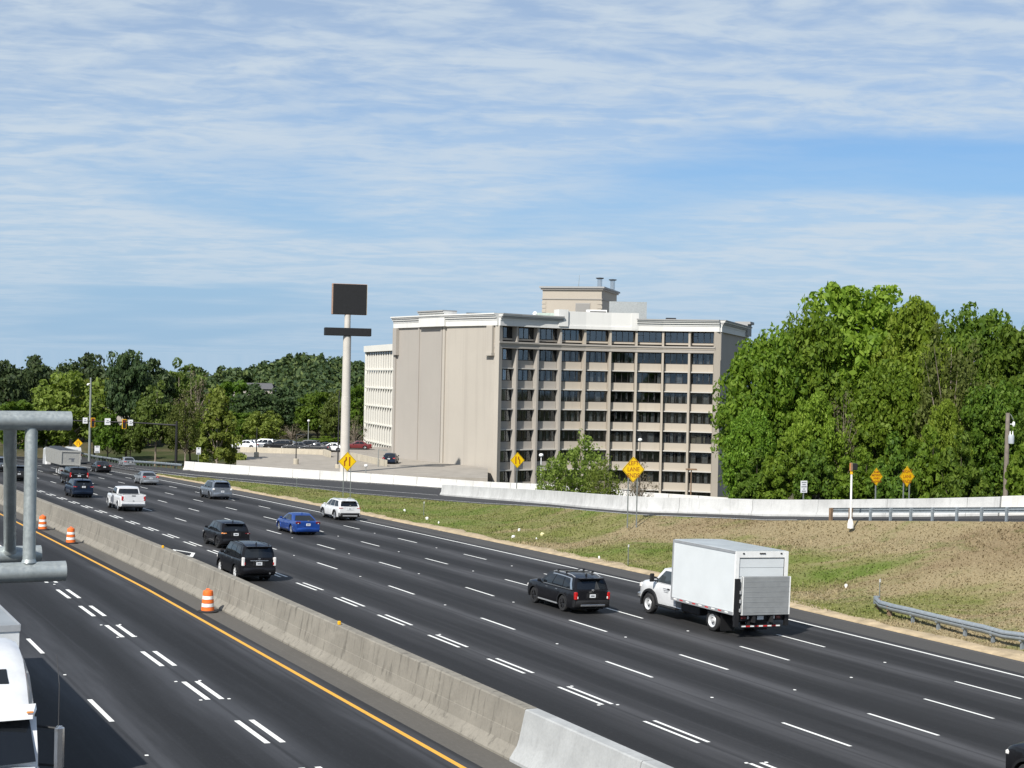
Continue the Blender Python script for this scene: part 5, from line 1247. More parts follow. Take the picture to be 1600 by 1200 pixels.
    if S.get('rails'):
        for s_ in (-1, 1):
            pts = [PT.f(.5+s_*.43, u)+Vector((0, 0, .05 if 0 < k < 4 else .0)) for k, u in enumerate((.08, .2, .5, .8, .94))]; mb = MB(); mb.tube(pts, .022, 7); mb.build('roof_rail', M[S['rails']], t, smooth=50)
    if S.get('rackfeet'):
        for u in (.28, .62):
            for s_ in (-1, 1):
                p = PT.f(.5+s_*.43, u); mb = MB(); mb.loft([[(p.x-.05, p.y-.07, p.z+.02), (p.x+.05, p.y-.07, p.z+.02), (p.x+.05, p.y+.07, p.z+.02), (p.x-.05, p.y+.07, p.z+.02)], [(p.x-.03, p.y-.04, p.z+.15), (p.x+.03, p.y-.04, p.z+.15), (p.x+.03, p.y+.04, p.z+.15), (p.x-.03, p.y+.04, p.z+.15)]], True, True); mb.build('rack_foot', M['black'], t)
            a, b = PT.f(.07, u), PT.f(.93, u)
            if u > .5 or True: mb = MB(); mb.tube([a+Vector((0, 0, .12)), b+Vector((0, 0, .12))], .016, 6); mb.build('crossbar', M['black'], t)
    if S.get('fin'): p = PT.f(.5, .85); mb = MB(); mb.prism([(p.x-.02, p.y-.1, p.z), (p.x-.02, p.y+.1, p.z), (p.x-.02, p.y-.06, p.z+.1)], (.04, 0, 0)); mb.build('antenna_fin', M['black'] if S.get('fin') == 'black' else pm, t)
    if S.get('exhaust'): mb = MB(); mb.cyl((hw*.6, yB-.08, bz0+.02), (hw*.6, yB+.1, bz0+.02), .045, n=10); mb.build('exhaust', M['chrome'], t)
    t['dims'] = (yB, yF, hw); return t
def win3(u0=.05, um1=.38, um2=.68, u3=.95, slope=.0, v0=.10, v1=.88): return [[(u0, v0), (um1-.012, v0), (um1-.012, v1), (u0+.10, v1)], [(um1+.012, v0), (um2-.012, v0), (um2-.012, v1), (um1+.012, v1)], [(um2+.012, v0), (u3, v0+slope), (u3-.035, v1), (um2+.012, v1)]]
P_black = paint('black_car_paint', (.008, .008, .010)); P_dkblue = paint('dark_blue_car_paint', (.012, .022, .045), .3); P_blue = paint('bright_blue_car_paint', (.010, .060, .30), .35); P_white = paint('white_car_paint', (.70, .71, .72)); P_silver = paint('silver_car_paint', (.36, .38, .40), .6); P_grey = paint('grey_blue_car_paint', (.24, .27, .31), .6); P_dkgrey = paint('dark_grey_car_paint', (.05, .052, .056), .4)
def suv(paint_, **k):
    S = dict(L=4.75, W=1.90, H=1.72, r=.37, belt=1.08, hood=1.02, tail=1.06, gA0=1.05, gA1=.25, gR0=-2.22, gR1=-1.95, wr=.80, paint=paint_, win=win3(.06, .36, .68, .95), lamps='corner', clad=True, spoiler=True, flatback=True, platez=.80, boxy=1, fo=.92, wb=2.78, bump=(.34, .66), fin=True); S.update(k); return S
def sedan(paint_, **k):
    S = dict(L=4.75, W=1.83, H=1.46, r=.34, clear=.20, belt=.93, hood=.84, tail=.98, gA0=.95, gA1=.15, gR0=-1.75, gR1=-1.02, wr=.74, paint=paint_, win=[[(.06, .12), (.46, .12), (.45, .86), (.20, .86)], [(.485, .12), (.84, .12), (.80, .86), (.475, .86)]], lamps='wide', platez=.74, fo=.92, wb=2.74, bump=(.24, .52), rdrop=.06, rwin=[(.05, .14), (.95, .14), (.90, .92), (.10, .92)], fin=True); S.update(k); return S
telluride = car('black three-row SUV with chrome window trim and roof rack feet left of the box truck', 'SUV', 'suv', 34.28, 63.2, suv(P_black, L=5.0, W=1.98, H=1.76, wb=2.90, fo=.93, r=.385, belt=1.10, hood=1.06, gA0=1.1, gA1=.3, gR0=-2.36, gR1=-2.12, wr=.81, rim='black_rim', spokes=6, lamps='tall', lamph=.36, lampz=.86, rails='silver_trim', rackfeet=True, skid='chrome', sill='silver_trim', handle='chrome', fin='black', platez=.86,
  trim=[([(.10, .02), (.93, .02), (.93, .10), (.10, .10)], 'chrome'), ([(.90, .06), (.955, .06), (.93, .92), (.875, .92)], 'chrome'), ([(.2, .87), (.92, .87), (.915, .935), (.2, .935)], 'chrome')], win=win3(.06, .37, .69, .90)))
car('black boxy SUV with tall pale tail lamps in the carpool lane beside the barrier', 'SUV', 'suv', 22.38, 76.3, suv(P_black, L=4.85, W=1.89, H=1.88, r=.385, clear=.30, belt=1.16, hood=1.10, tail=1.12, gA0=1.0, gA1=.3, gR0=-2.24, gR1=-2.05, wr=.82, rim='steel_rim', lamps='tall', lamph=.44, lampz=1.02, lampmat='clear_lens', rev='tail', bar='chrome', platez=.92, rails='black', bump=(.42, .72), exhaust=True, clad=False, handle='chrome', win=win3(.06, .36, .68, .94)))
car('black compact SUV with a lit amber corner lamp beyond the boxy SUV', 'SUV', 'suv', 26.1, 93.0, suv(P_black, L=4.62, W=1.88, H=1.66, wb=2.7, belt=1.05, gR0=-2.15, gR1=-1.72, lamps='wide', lamph=.10, lampz=.98, lampmat='orange_lens', lampmat_r='tail_dark', rim='black_rim', clad=False, platez=.92, rwin=[(.08, .16), (.92, .16), (.88, .84), (.12, .84)]))
car('bright blue sedan in the middle of the highway', 'sedan', 'sedan', 34.25, 103.2, sedan(P_blue, rim='alloy', lampmat='tail_dark', lampz=.86, handle=None, white_recess=1))
car('white SUV with dark lower bumper at the right edge line', 'SUV', 'suv', 42.45, 117.0, suv(P_white, L=4.77, W=1.89, H=1.69, wb=2.765, lamps='wide', lamph=.09, lampz=1.0, lampmat='tail', bump=(.30, .62), rim='alloy', rails='silver_trim', platez=.95, white_recess=1, gR1=-1.9, skid='silver_trim'))
car('grey silver SUV with large dark rear window ahead of the blue sedan', 'SUV', 'suv', 39.3, 143.0, suv(P_grey, L=5.0, W=1.96, H=1.77, wb=2.9, rim='black_rim', lamps='corner', lampmat='clear_lens', lampz=.98, lamph=.2, clad=False, bump=(.32, .68), white_recess=1, platez=.78, rails='black'))
pk = suv(P_white, L=5.85, W=2.03, H=1.93, r=.40, wb=3.62, fo=.98, clear=.36, belt=1.27, hood=1.20, tail=1.30, gA0=1.0, gA1=.35, gR0=-.98, gR1=-.86, wr=.84, lamps='tall', lamph=.36, lampz=1.06, bump=(.46, .66), spoiler=False, clad=False, fin=False, platez=.60, rim='alloy', blackmirror=True, white_recess=1, handles=(.35, -.55), win=[[(.06, .12), (.50, .12), (.49, .88), (.22, .88)], [(.53, .12), (.93, .12), (.92, .88), (.52, .88)]], rwin=[(.05, .14), (.95, .14), (.94, .86), (.06, .86)])
pku = car('white pickup truck with a dark graphic on its side', 'pickup truck', 'pickup_truck', 26.9, 125.2, pk)
mb = MB(); mb.bb(-.80, .80, -2.78, -1.12, 1.306, 1.316); mb.build('bed_dark_panel', M['black'], pku)  # dark panel over the bed paints in the shade of its open recess
for s_ in (-1, 1): mb = MB(); mb.bb(s_*.90-.09, s_*.90+.09, -2.88, -1.05, 1.28, 1.375); mb.build('bed_rail', P_white, pku)
mb = MB(); mb.cbox((0, -2.90, 1.10), (1.55, .07, .54), .02); tg = mb.build('tailgate', P_white, pku); mb = MB(); mb.cbox((0, -2.945, 1.28), (.32, .03, .07), .01); mb.build('tailgate_handle', M['black'], tg)
mb = MB(); mb.cbox((0, -2.98, .58), (1.9, .14, .16), .03); mb.build('step_bumper', M['chrome'], pku)
mb = MB(); mb.cyl((-1.022, .1, .86), (-1.026, .1, .86), .36, n=20); mb.cyl((-1.022, .62, .80), (-1.026, .62, .80), .22, n=16); mb.build('door_graphic', M['legend_grey'], pku)
car('dark blue SUV directly behind the large black SUV, left of the white pickup', 'SUV', 'suv', 26.5, 142.9, suv(P_dkblue, L=4.65, W=1.88, H=1.68, rim='black_rim', lamps='wide', lamph=.10, lampz=1.0, clad=False, platez=1.0, gR1=-1.8))
car('large black SUV ahead of the dark blue SUV with bright tail lamp', 'SUV', 'suv', 30.4, 166.6, suv(P_black, L=5.6, W=2.05, H=1.93, r=.41, wb=3.2, belt=1.25, hood=1.2, tail=1.22, gR0=-2.62, gR1=-2.45, wr=.84, gA0=1.2, gA1=.55, lamps='tall', lamph=.5, lampz=1.1, rim='chrome', bar='chrome', platez=1.0, clad=False))
car('silver sedan beside the edge line before the far end of the verge', 'sedan', 'sedan', 38.95, 170.0, sedan(P_silver, L=4.9, rim='alloy', lampz=.88, white_recess=1))
car('black sedan behind the dump trailer near the white van', 'sedan', 'sedan', 41.1, 205, sedan(P_black, L=4.9, H=1.45, lampz=.88))
car('silver sedan driving on the far ramp beside the guardrail', 'sedan', 'sedan', 49.3, 226.5, sedan(P_silver, L=4.6, H=1.5, rim='alloy'), zoff=.15)
car('dark SUV seen between the two upright steel pipes', 'SUV', 'suv', 25.5, 173.5, suv(P_dkgrey, rim='alloy'))
car('grey SUV at the far left edge behind the steel pipes', 'SUV', 'suv', 27.6, 200, suv(P_grey, L=4.9, H=1.85))
car('black off-road vehicle cut off by the bottom right corner', 'SUV', 'suv', 30.35, 27.3, suv(P_black, L=4.7, W=1.9, H=1.85, r=.42, clear=.4, belt=1.25, hood=1.22, boxy=1, rim='steel_rim', gA0=.75, gA1=.55, spoiler=False))
car('dark car glimpsed on the near carriageway behind the steel pipes', 'sedan', 'sedan', 8.0, 88, sedan(P_dkblue), head='back')
# white van far ahead
vn = suv(P_white, L=5.6, W=2.02, H=2.35, r=.36, wb=3.4, belt=1.30, hood=1.1, tail=1.3, gA0=1.9, gA1=1.1, gR0=-2.72, gR1=-2.62, wr=.88, lamps='tall', lamph=.5, lampz=1.2, spoiler=False, clad=False, fin=False, platez=.8, rim='steel_rim', win=[[(.05, .12), (.26, .12), (.26, .7), (.14, .7)]], rwin=[(.30, .3), (.70, .3), (.70, .62), (.30, .62)])
car('white van far ahead in front of the tall light pole', 'van', 'van', 44.3, 243, vn, zoff=.35)

# ---- box truck
BX, BY_ = 38.2+1.19, 56.6
bt = thing('box_truck', 'white box truck with grey lift gate raised at its back', 'truck', (BX, BY_, road_z(BX)-drop(BY_)), group='vehicles on the highway', rot=(0, .029, 0)); bt.scale = (1.10, 1.14, 1.10)
# origin at the rear axle; front axle ahead
WBt = 4.75; fy = WBt
def tr_part(nm, mat, fn, par=None, smooth=None): m_ = MB(); fn(m_); return m_.build(nm, mat, par or bt, smooth)
for s_ in (-1, 1):
    wheel(bt, s_*.93, fy, .43, .26, 'steel_rim', s_, 0); wheel(bt, s_*.95, 0, .43, .25, 'steel_rim', s_, 0); wheel(bt, s_*.66, 0, .43, .25, 'steel_rim', s_, 0)
    tr_part('chassis_rail', M['dark'], lambda m_: m_.bb(s_*.43-.05, s_*.43+.05, -1.9, fy+.6, .62, .86))
    tr_part('mudflap', M['black'], lambda m_: m_.bb(s_*.80-.32, s_*.80+.32, -.66, -.64, .12, .9))
tr_part('axle', M['dark'], lambda m_: (m_.cyl((-.8, 0, .43), (.8, 0, .43), .09, n=10), m_.lathe([(.0001, 0), (.22, .1), (.22, .3), (.0001, .4)], 12, (0, 0, .25))))
tr_part('fuel_tank', M['dark'], lambda m_: m_.cbox((-.62, 1.9, .62), (.5, 1.3, .42), .06)); tr_part('exhaust_box', M['dark'], lambda m_: m_.cbox((.6, 2.0, .62), (.4, 1.2, .36), .06))
# cab: nose, doors, roof
cabm = P_white
rows = []
yc0, yc1 = 2.75, 5.72
st = [(2.78, .98, .62, 1.22, 1.0), (3.2, .99, .60, 1.22, 1.0)]
ra = .54
ys_ = [2.78, 3.1, 3.5, 3.85, 4.1]+[fy+k*ra for k in (-1., -.97, -.85, -.6, -.3, 0, .3, .6, .85, .97, 1.)]+[5.36, 5.52, 5.64, 5.72]
for y in sorted(ys_):
    b_ = .52
    if abs(y-fy) < ra*.9999: b_ = .43+math.sqrt(ra*ra-(y-fy)**2)
    tp = 1.42 if y < 4.4 else 1.42-.07*(y-4.4)-(.20*max(0, (y-5.35)/.37)**2); w = .985-(.13*max(0, (y-5.0)/.72)**2); w = w if y > 4.2 else .99
    half = [(w*.8, b_), (w*.97, b_+.01), (w*.985, b_+.05), (w, max(b_+.08, 1.02)), (w*.985, max(b_+.1, tp-.14)), (w*.95, tp-.04), (w*.88, tp), (w*.4, tp+.05), (0, tp+.06)]
    rows.append([(a, y, c) for a, c in half]+[(-a, y, c) for a, c in reversed(half[:-1])])
tr_part('cab_body', cabm, lambda m_: m_.loft(rows, True, True), None, 32)
def cabside(s_):
    def f(u, v):
        y = (4.50*(1-u)+2.80*u)*(1-v)+(3.92*(1-u)+2.82*u)*v; return Vector((s_*((.945*(1-v)+.82*v)+.02*math.sin(math.pi*v)), y, 1.40*(1-v)+2.06*v-.03*(2*u-1)**2*v))
    return f
CR, CL = Patch(cabside(1)), Patch(cabside(-1)); CF = Patch(lambda s_, v: CL.f(0, v).lerp(CR.f(0, v), s_)+Vector((0, .12*(1-(2*s_-1)**2), 0))); CB = Patch(lambda s_, v: CL.f(1, v).lerp(CR.f(1, v), s_)); CT = Patch(lambda s_, u: CL.f(u, 1).lerp(CR.f(u, 1), s_)+Vector((0, .12*(1-(2*s_-1)**2)*(1-u), .05*(1-(2*s_-1)**2))))
def cabf(m_):
    for P_ in (CR, CL, CF, CB, CT): m_.loft([[P_.f(i/8, j/6) for i in range(9)] for j in range(7)], False, False)
tr_part('cab_roof', cabm, cabf, None, 32)
for P_, s_ in ((CR, 1), (CL, -1)): P_.panel([(.06, .04), (.95, .04), (.94, .84), (.20, .84)], .01, 'side_window', M['glass_light'], bt, 6, 4, Vector((s_, 0, 0)))
CF.panel([(.05, .06), (.95, .06), (.93, .92), (.07, .92)], .01, 'windshield', M['glass_light'], bt, 8, 4, Vector((0, 1, 0)))
for s_ in (-1, 1):
    def flare(m_):
        rw = []; n_ = 16
        for k in range(n_+1):
            a = math.pi*(k/n_)*1.12-.19; rw.append([(s_*.93, fy+math.cos(a)*.53, .43+math.sin(a)*.53), (s_*1.06, fy+math.cos(a)*.53, .43+math.sin(a)*.53), (s_*1.05, fy+math.cos(a)*.63, .43+math.sin(a)*.63), (s_*.97, fy+math.cos(a)*.65, .43+math.sin(a)*.65)])
        m_.loft(rw, True, True)
    tr_part('fender_flare', M['black'], flare, None, 40)
    tr_part('mirror', M['black'], lambda m_: (m_.cbox((s_*1.22, 4.28, 1.60), (.22, .10, .36), .04), m_.tube([(s_*.95, 4.25, 1.45), (s_*1.2, 4.27, 1.5)], .035, 6), m_.tube([(s_*.93, 4.25, 1.55), (s_*1.2, 4.27, 1.65)], .03, 6)))
    tr_part('door_handle', M['black'], lambda m_: m_.cbox((s_*1.0, 3.32, 1.22), (.04, .18, .05), .01)); tr_part('running_board', M['black'], lambda m_: m_.cbox((s_*.95, 3.45, .46), (.25, 1.5, .07), .02))
    tr_part('headlight', M['clear_lens'], lambda m_: m_.cbox((s_*.78, 5.64, 1.12), (.28, .16, .22), .04))
tr_part('door_lettering', M['silver_trim'], lambda m_: [m_.box((-1.0, 3.5, 1.22-.07*k), (.006, .46-.06*k, .022)) for k in range(3)])
tr_part('front_bumper', M['chrome'], lambda m_: m_.cbox((0, 5.74, .68), (1.9, .22, .26), .06)); tr_part('grille', M['black'], lambda m_: m_.cbox((0, 5.70, 1.08), (1.1, .1, .42), .03))
# cargo box
b0, b1, bzb, bzt, bw = -1.62, 2.72, .98, 3.36, 1.24
M['box_white'] = simple('white_box_panel', (.62, .65, .66), .38, 0, .05, .8)
box = tr_part('cargo_box', M['box_white'], lambda m_: m_.bb(-bw, bw, b0+.02, b1, bzb, bzt))
tr_part('box_roof', simple('grey_box_roof', (.42, .45, .46), .5, .2, .12, 1.2), lambda m_: m_.loft([[(-bw-.01, y, bzt+.003), (-bw*.95, y, bzt+.045), (0, y, bzt+.06), (bw*.95, y, bzt+.045), (bw+.01, y, bzt+.003)] for y in (b0-.0, b1+.01)], True, True), box)
for s_ in (-1, 1):
    tr_part('top_rail', M['silver_trim'], lambda m_: m_.bb(s_*bw-.02, s_*bw+.02, b0, b1+.02, bzt-.07, bzt+.03), box)
    tr_part('bottom_rail', M['silver_trim'], lambda m_: m_.bb(s_*bw-.018, s_*bw+.018, b0, b1+.02, bzb-.10, bzb+.03), box)
    for k in range(9): tr_part('reflective_tape', M['red_tape'] if k % 2 else M['reflective'], lambda m_: m_.bb(s_*(bw+.021)-.003, s_*(bw+.021)+.003, b1-.2-k*.45-.22, b1-.2-k*.45, bzb-.05, bzb), box)
    tr_part('front_post', M['silver_trim'], lambda m_: m_.bb(s_*bw-.025, s_*bw+.025, b1-.06, b1+.025, bzb, bzt), box)
    tr_part('rear_post', M['white'], lambda m_: m_.bb(s_*(bw-.07)-.085, s_*(bw-.07)+.085, b0-.05, b0+.03, bzb-.08, bzt+.02), box)
    tr_part('tail_lamp', M['tail_dark'], lambda m_: m_.cbox((s_*.82, b0-.10, .80), (.22, .06, .12), .02)); tr_part('reverse_lamp', M['clear_lens'], lambda m_: m_.cbox((s_*.62, b0-.11, .80), (.07, .05, .12), .01))
tr_part('header', M['white'], lambda m_: m_.bb(-bw+.1, bw-.1, b0-.045, b0+.03, bzt-.22, bzt+.02), box)
tr_part('roll_up_door', M['box_white'], lambda m_: [m_.bb(-bw+.17, bw-.17, b0-.012, b0+.02, bzb+.02+k*.35, bzb+.355+k*.35) for k in range(6)], box)
tr_part('door_frame_line', M['dark'], lambda m_: (m_.bb(-bw+.155, -bw+.175, b0-.03, b0, bzb, bzt-.22), m_.bb(bw-.175, bw-.155, b0-.03, b0, bzb, bzt-.22), m_.bb(-bw+.155, bw-.155, b0-.03, b0, bzt-.245, bzt-.225)), box)
for x in (-.9, -.1, .1, .0, .9): tr_part('marker_lamp', M['black'], lambda m_: m_.cbox((x, b0-.055, bzt-.06), (.09, .03, .05), .01), box)
lg = tr_part('lift_gate', simple('grey_lift_gate', (.30, .31, .31), .55, .25, .1, 3.0), lambda m_: m_.cbox((.10, b0-.22, 1.66), (2.28, .09, 1.52), .02))
[tr_part('gate_edge', M['reflective'], lambda m_: m_.bb(x0_, x1_, b0-.275, b0-.17, .92, 2.42), lg) for x0_, x1_ in ((1.20, 1.245), (-1.03, -1.0))]
for k in range(7): tr_part('gate_rib', M['silver_trim'], lambda m_: m_.bb(-1.02, 1.2, b0-.272, b0-.262, 1.02+.2*k, 1.03+.2*k), lg)
tr_part('gate_column', M['black'], lambda m_: m_.bb(-bw-.04, -bw+.16, b0-.16, b0-.06, .45, 2.32)); tr_part('gate_column', M['black'], lambda m_: m_.bb(bw-.12, bw+.06, b0-.16, b0-.06, .45, 2.32))
for zz2 in (1.1, 1.45, 1.8): tr_part('gate_latch', M['silver_trim'], lambda m_: m_.cbox((-1.09, b0-.22, zz2), (.06, .08, .14), .01))
tr_part('rear_frame', M['black'], lambda m_: m_.bb(-bw+.05, bw-.05, b0-.06, b0+.1, .66, .95)); tr_part('licence_plate', M['plate'], lambda m_: m_.box((.0, b0-.075, .78), (.30, .012, .15)))
ub = tr_part('underride_bar', M['black'], lambda m_: (m_.bb(-.95, .95, b0-.14, b0-.06, .40, .52), m_.bb(-.6, -.5, b0-.1, b0, .5, .7), m_.bb(.5, .6, b0-.1, b0, .5, .7)))
for k in range(9): tr_part('reflective_tape', M['red_tape'] if k % 2 else M['reflective'], lambda m_: m_.bb(-.92+k*.205, -.92+k*.205+.19, b0-.147, b0-.141, .44, .49), ub)

# ---- dump trailer seen from behind
DX, DY = 34.0+1.25, 192.5
dt = thing('dump_trailer', 'grey steel dump trailer with open tarped top seen from behind', 'trailer', (DX, DY, road_z(DX)-drop(DY)), group='vehicles on the highway', rot=(-.012, .029, 0))
M['dump_grey'] = galv('grey_dump_steel', (.36, .36, .34), .6, .2)
def dp(nm, mat, fn, par=None, smooth=None): m_ = MB(); fn(m_); return m_.build(nm, mat, par or dt, smooth)
dp('tub', M['dump_grey'], lambda m_: m_.loft([[(-1.1, y, 1.25), (1.1, y, 1.25), (1.26, y, z1), (1.16, y, z1), (1.0, y, 1.4), (-1.0, y, 1.4), (-1.16, y, z1), (-1.26, y, z1)] for y, z1 in ((-1.2, 3.0), (9.5, 3.1))], True, True))
dp('tarp', M['dark'], lambda m_: m_.loft([[(-1.2, y, 3.0), (-.6, y, 3.0+q), (.6, y, 3.0+q), (1.2, y, 3.0)] for y, q in ((-.9, -.15), (4, .1), (9.4, .25))], False, False))
dp('tailgate', M['dump_grey'], lambda m_: m_.prism([(-1.1, -1.26, 1.25), (1.1, -1.26, 1.25), (1.27, -1.26, 3.05), (-1.27, -1.26, 3.05)], (0, .06, 0)))
for x in (-1.12, 1.12): dp('gate_rib', M['dump_grey'], lambda m_: m_.cbox((x, -1.3, 2.1), (.14, .1, 1.7), .02))
for zz2 in (1.32, 2.9): dp('gate_rib', M['dump_grey'], lambda m_: m_.cbox((0, -1.3, zz2), (2.3, .1, .16), .02))
dp('gate_mark', M['legend_grey'], lambda m_: (m_.box((.1, -1.268, 2.05), (.7, .01, .14)), m_.box((.22, -1.268, 1.85), (.3, .01, .3))))
for k in range(9):
    for s_ in (-1, 1): dp('side_rib', M['dump_grey'], lambda m_: m_.prism([(s_*1.14, -.6+k*1.15, 1.3), (s_*1.30, -.6+k*1.15, 3.0), (s_*1.24, -.6+k*1.15, 3.0), (s_*1.06, -.6+k*1.15, 1.3)], (0, .12, 0)))
dp('frame', M['dark'], lambda m_: m_.bb(-.5, .5, -1.0, 9.5, .85, 1.25)); dp('rear_bar', M['dump_grey'], lambda m_: m_.cbox((0, -1.1, .62), (2.4, .12, .16), .02))
for y in (0, 1.3):
    for s_ in (-1, 1): wheel(dt, s_*1.06, y, .52, .28, 'steel_rim', s_, 0); wheel(dt, s_*.76, y, .52, .28, 'steel_rim', s_, 0)
for s_ in (-1, 1): dp('mudflap', M['silver_trim'], lambda m_: m_.bb(s_*.9-.33, s_*.9+.33, -.72, -.70, .15, .95))
for s_ in (-1, 1): dp('tail_lamp', M['tail_dark'], lambda m_: m_.cbox((s_*1.0, -1.17, .64), (.3, .03, .1), .01))
dp('tractor_cab', P_white, lambda m_: m_.cbox((.05, 11.2, 1.8), (2.2, 2.2, 2.3), .2))

# ---- white tractor-trailer coming towards the camera on the near carriageway (front is +y, turned round)
SX, SY = 4.42, 32.7
sm = thing('semi_truck', 'white semi truck with sleeper cab and trailer coming in at the lower left', 'truck', (SX, SY, 0), group='vehicles on the near carriageway', rot=(0, 0, math.pi))
def sp2_(nm, mat, fn, par=None, smooth=None): m_ = MB(); fn(m_); return m_.build(nm, mat, par or sm, smooth)
# hood
sp2_('hood', P_white, lambda m_: m_.loft([[(a*w, y, z) for a, z in ((-1, .75), (1, .75), (1, zt_-.25), (.86, zt_-.05), (.5, zt_), (-.5, zt_), (-.86, zt_-.05), (-1, zt_-.25))] for y, w, zt_ in ((0, 1.14, 1.98), (.8, 1.08, 1.90), (1.6, 1.0, 1.78), (2.1, .92, 1.6), (2.3, .82, 1.35))], True, True), None, 35)
# cab and raised roof
rows = []
for y, w, z0, z1 in ((.35, 1.02, 1.85, 2.0), (.10, 1.06, 1.5, 2.35), (-.35, 1.10, .9, 2.86), (-.60, 1.12, .8, 3.05), (-1.2, 1.16, .8, 3.45), (-1.9, 1.20, .8, 3.78), (-2.7, 1.22, .8, 3.95), (-3.1, 1.22, .8, 3.98)):
    m_w = w*(.80 if z1 > 3 else .86); rows.append([(-w, y, z0), (w, y, z0), (w, y, min(2.4, z1-.15)), (w*.985, y, z1-.45 if z1 > 2.9 else z1-.1), (m_w*1.08, y, z1-.10), (m_w*.85, y, z1), (0, y, z1+.03), (-m_w*.85, y, z1), (-m_w*1.08, y, z1-.10), (-w*.985, y, z1-.45 if z1 > 2.9 else z1-.1), (-w, y, min(2.4, z1-.15))])
scab = sp2_('sleeper_cab', P_white, lambda m_: m_.loft(rows, True, True), None, 38)
WS = Patch(lambda s_, v: Vector(((2*s_-1)*(1.0*(1-v)+.98*v), .42-.86*v+.12*(1-(2*s_-1)**2), 1.98+.90*v)))
WS.panel([(.02, .02), (.98, .02), (.97, .98), (.03, .98)], .02, 'windshield', M['glass'], sm, 10, 5, Vector((0, 1, 0)))
sp2_('sun_visor', P_white, lambda m_: m_.loft([[(-1.08, -.30, 2.92), (-1.08, -.42, 3.02), (1.08, -.42, 3.02), (1.08, -.30, 2.92)], [(-.95, .04, 2.80), (-.95, .02, 2.86), (.95, .02, 2.86), (.95, .04, 2.80)]], True, True))
for s_ in (-1, 1):
    sp2_('side_window', M['glass'], lambda m_: m_.loft([[(s_*1.135, -.35, 1.95), (s_*1.135, -1.15, 1.95)], [(s_*1.125, -.72, 2.68), (s_*1.135, -1.15, 2.68)]], False, False))
    sp2_('roof_window', M['glass'], lambda m_: m_.prism([(s_*.28, -1.03, 3.355), (s_*.62, -1.03, 3.345), (s_*.62, -1.42, 3.56), (s_*.28, -1.42, 3.57)], (0, -.01, .03)))
    mr = sp2_('mirror', M['chrome'], lambda m_: m_.cbox((s_*1.52, -.12, 2.12), (.20, .14, .92), .05))
    sp2_('mirror_glass', M['black'], lambda m_: m_.box((s_*1.52, -.20, 2.12), (.16, .01, .8)), mr)
    sp2_('mirror_arm', M['black'], lambda m_: (m_.tube([(s_*1.08, -.45, 2.55), (s_*1.5, -.14, 2.52)], .03, 8), m_.tube([(s_*1.08, -.45, 1.75), (s_*1.5, -.14, 1.74)], .03, 8)))
    sp2_('antenna', M['dark'], lambda m_: m_.tube([(s_*1.50, -.14, 2.55), (s_*1.53, -.3, 3.4), (s_*1.50, -.5, 4.0)], [.012, .01, .006], 5))
    sp2_('marker_lamp', M['orange_lens'], lambda m_: m_.cbox((s_*.9, -.02, 2.93), (.14, .06, .04), .01)); sp2_('headlight', M['clear_lens'], lambda m_: m_.cbox((s_*.82, 2.05, 1.05), (.36, .3, .26), .05)); sp2_('fender', P_white, lambda m_: m_.loft([[(s_*a, 1.15+math.cos(q)*.66, .55+math.sin(q)*.66) for a in (.72, 1.2)] for q in np.linspace(0, math.pi, 12)], False, False))
    for y in (1.15, -4.0, -5.3): wheel(sm, s_*1.08, y, .52, .3, 'alloy', s_, 0)
sp2_('bumper', M['chrome'], lambda m_: m_.cbox((0, 2.3, .55), (2.3, .3, .4), .08)); sp2_('grille', M['chrome'], lambda m_: m_.cbox((0, 2.28, 1.15), (1.1, .08, .6), .04)); sp2_('chassis', M['dark'], lambda m_: m_.bb(-.45, .45, -6.0, 2.2, .7, .95))
sp2_('dashboard', M['dark'], lambda m_: m_.cbox((0, .0, 1.9), (1.9, .3, .2), .05))
trl = thing('semi_trailer', 'grey box trailer behind the white semi cab at the left edge', 'trailer', (SX, SY+4.4, 0), group='vehicles on the near carriageway', rot=(0, 0, math.pi))
def tp_(nm, mat, fn, par=None, smooth=None): m_ = MB(); fn(m_); return m_.build(nm, mat, par or trl, smooth)
tbx = tp_('trailer_box', simple('trailer_white', (.62, .64, .65), .5, .1, .08, 1.), lambda m_: m_.bb(-1.29, 1.29, -15.6, .3, 1.15, 4.08))
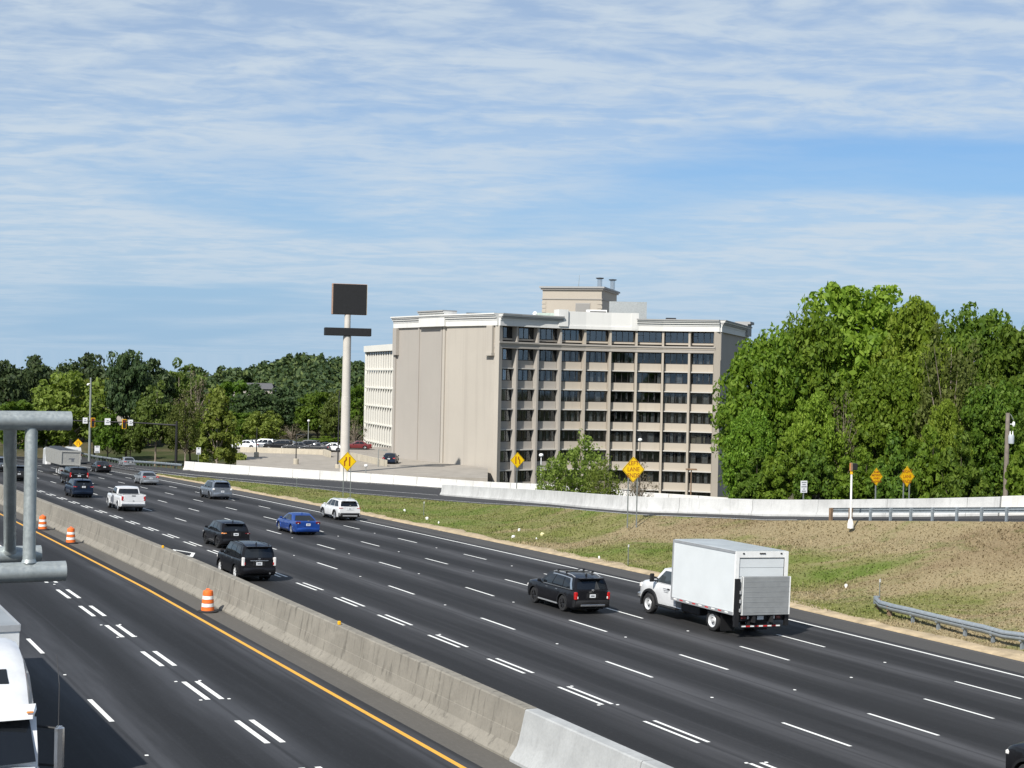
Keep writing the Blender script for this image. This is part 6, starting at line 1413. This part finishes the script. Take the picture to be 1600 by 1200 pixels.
tp_('trailer_roof', simple('trailer_roof_grey', (.36, .38, .39), .5, .4, .12, .7), lambda m_: m_.loft([[(-1.3, y, 4.083), (0, y, 4.115), (1.3, y, 4.083)] for y in (-15.6, .31)], False, False), tbx)
tp_('front_rail', M['silver_trim'], lambda m_: m_.bb(-1.31, 1.31, .28, .33, 3.95, 4.1), tbx)
for s_ in (-1, 1):
    tp_('top_rail', M['silver_trim'], lambda m_: m_.bb(s_*1.3-.02, s_*1.3+.02, -15.6, .32, 3.98, 4.1), tbx)
    for y in (-13.2, -14.5): wheel(trl, s_*1.08, y, .52, .3, 'alloy', s_, 0)
    tp_('landing_leg', M['dark'], lambda m_: m_.bb(s_*.7-.06, s_*.7+.06, -2.6, -2.45, .1, 1.2))

# ---- parked cars beyond the low wall
cols = {'silver': P_silver, 'black': P_black, 'white': P_white, 'grey': P_dkgrey, 'blue': P_dkblue, 'red': paint('maroon_car_paint', (.14, .012, .014))}
for px, d, c_, rz, lb in ((386, 246, 'white', .9, 'white parked car leftmost beyond the low tan wall'), (398, 250, 'grey', 1.0, 'dark grey parked car second from the left beyond the wall'), (411, 246, 'silver', 1.0, 'silver parked car left of the twiggy brown tree'), (424, 248, 'blue', 1.1, 'dark blue parked car before the brown bare tree'), (438, 244, 'black', 1.0, 'black parked car behind the middle lamp post'), (452, 246, 'silver', 1.0, 'silver parked car right of the middle lamp post'), (466, 243, 'grey', 1.1, 'grey parked car under the round headed lamp'), (480, 245, 'black', 1.0, 'black parked car right of the round headed lamp'), (494, 242, 'grey', 1.0, 'dark grey parked car before the low rounded bush'), (508, 244, 'black', 1.1, 'black parked car near the end of the wall'), (520, 243, 'white', 1.0, 'white parked car just left of the pylon pole'), (560, 252, 'red', 1.2, 'maroon parked car right of the pylon pole'), (613, 214, 'blue', -.5, 'dark blue parked car at the foot of the white office block')):
    p = cw(px, d, -2.0); sp_c = (sedan if (px % 3) else suv)(cols[c_]); sp_c.update(rackfeet=None)
    o = car(lb, 'car', 'parked_car', p.x, p.y, sp_c, 'parked cars', head=rz); o.location.z = -2.0
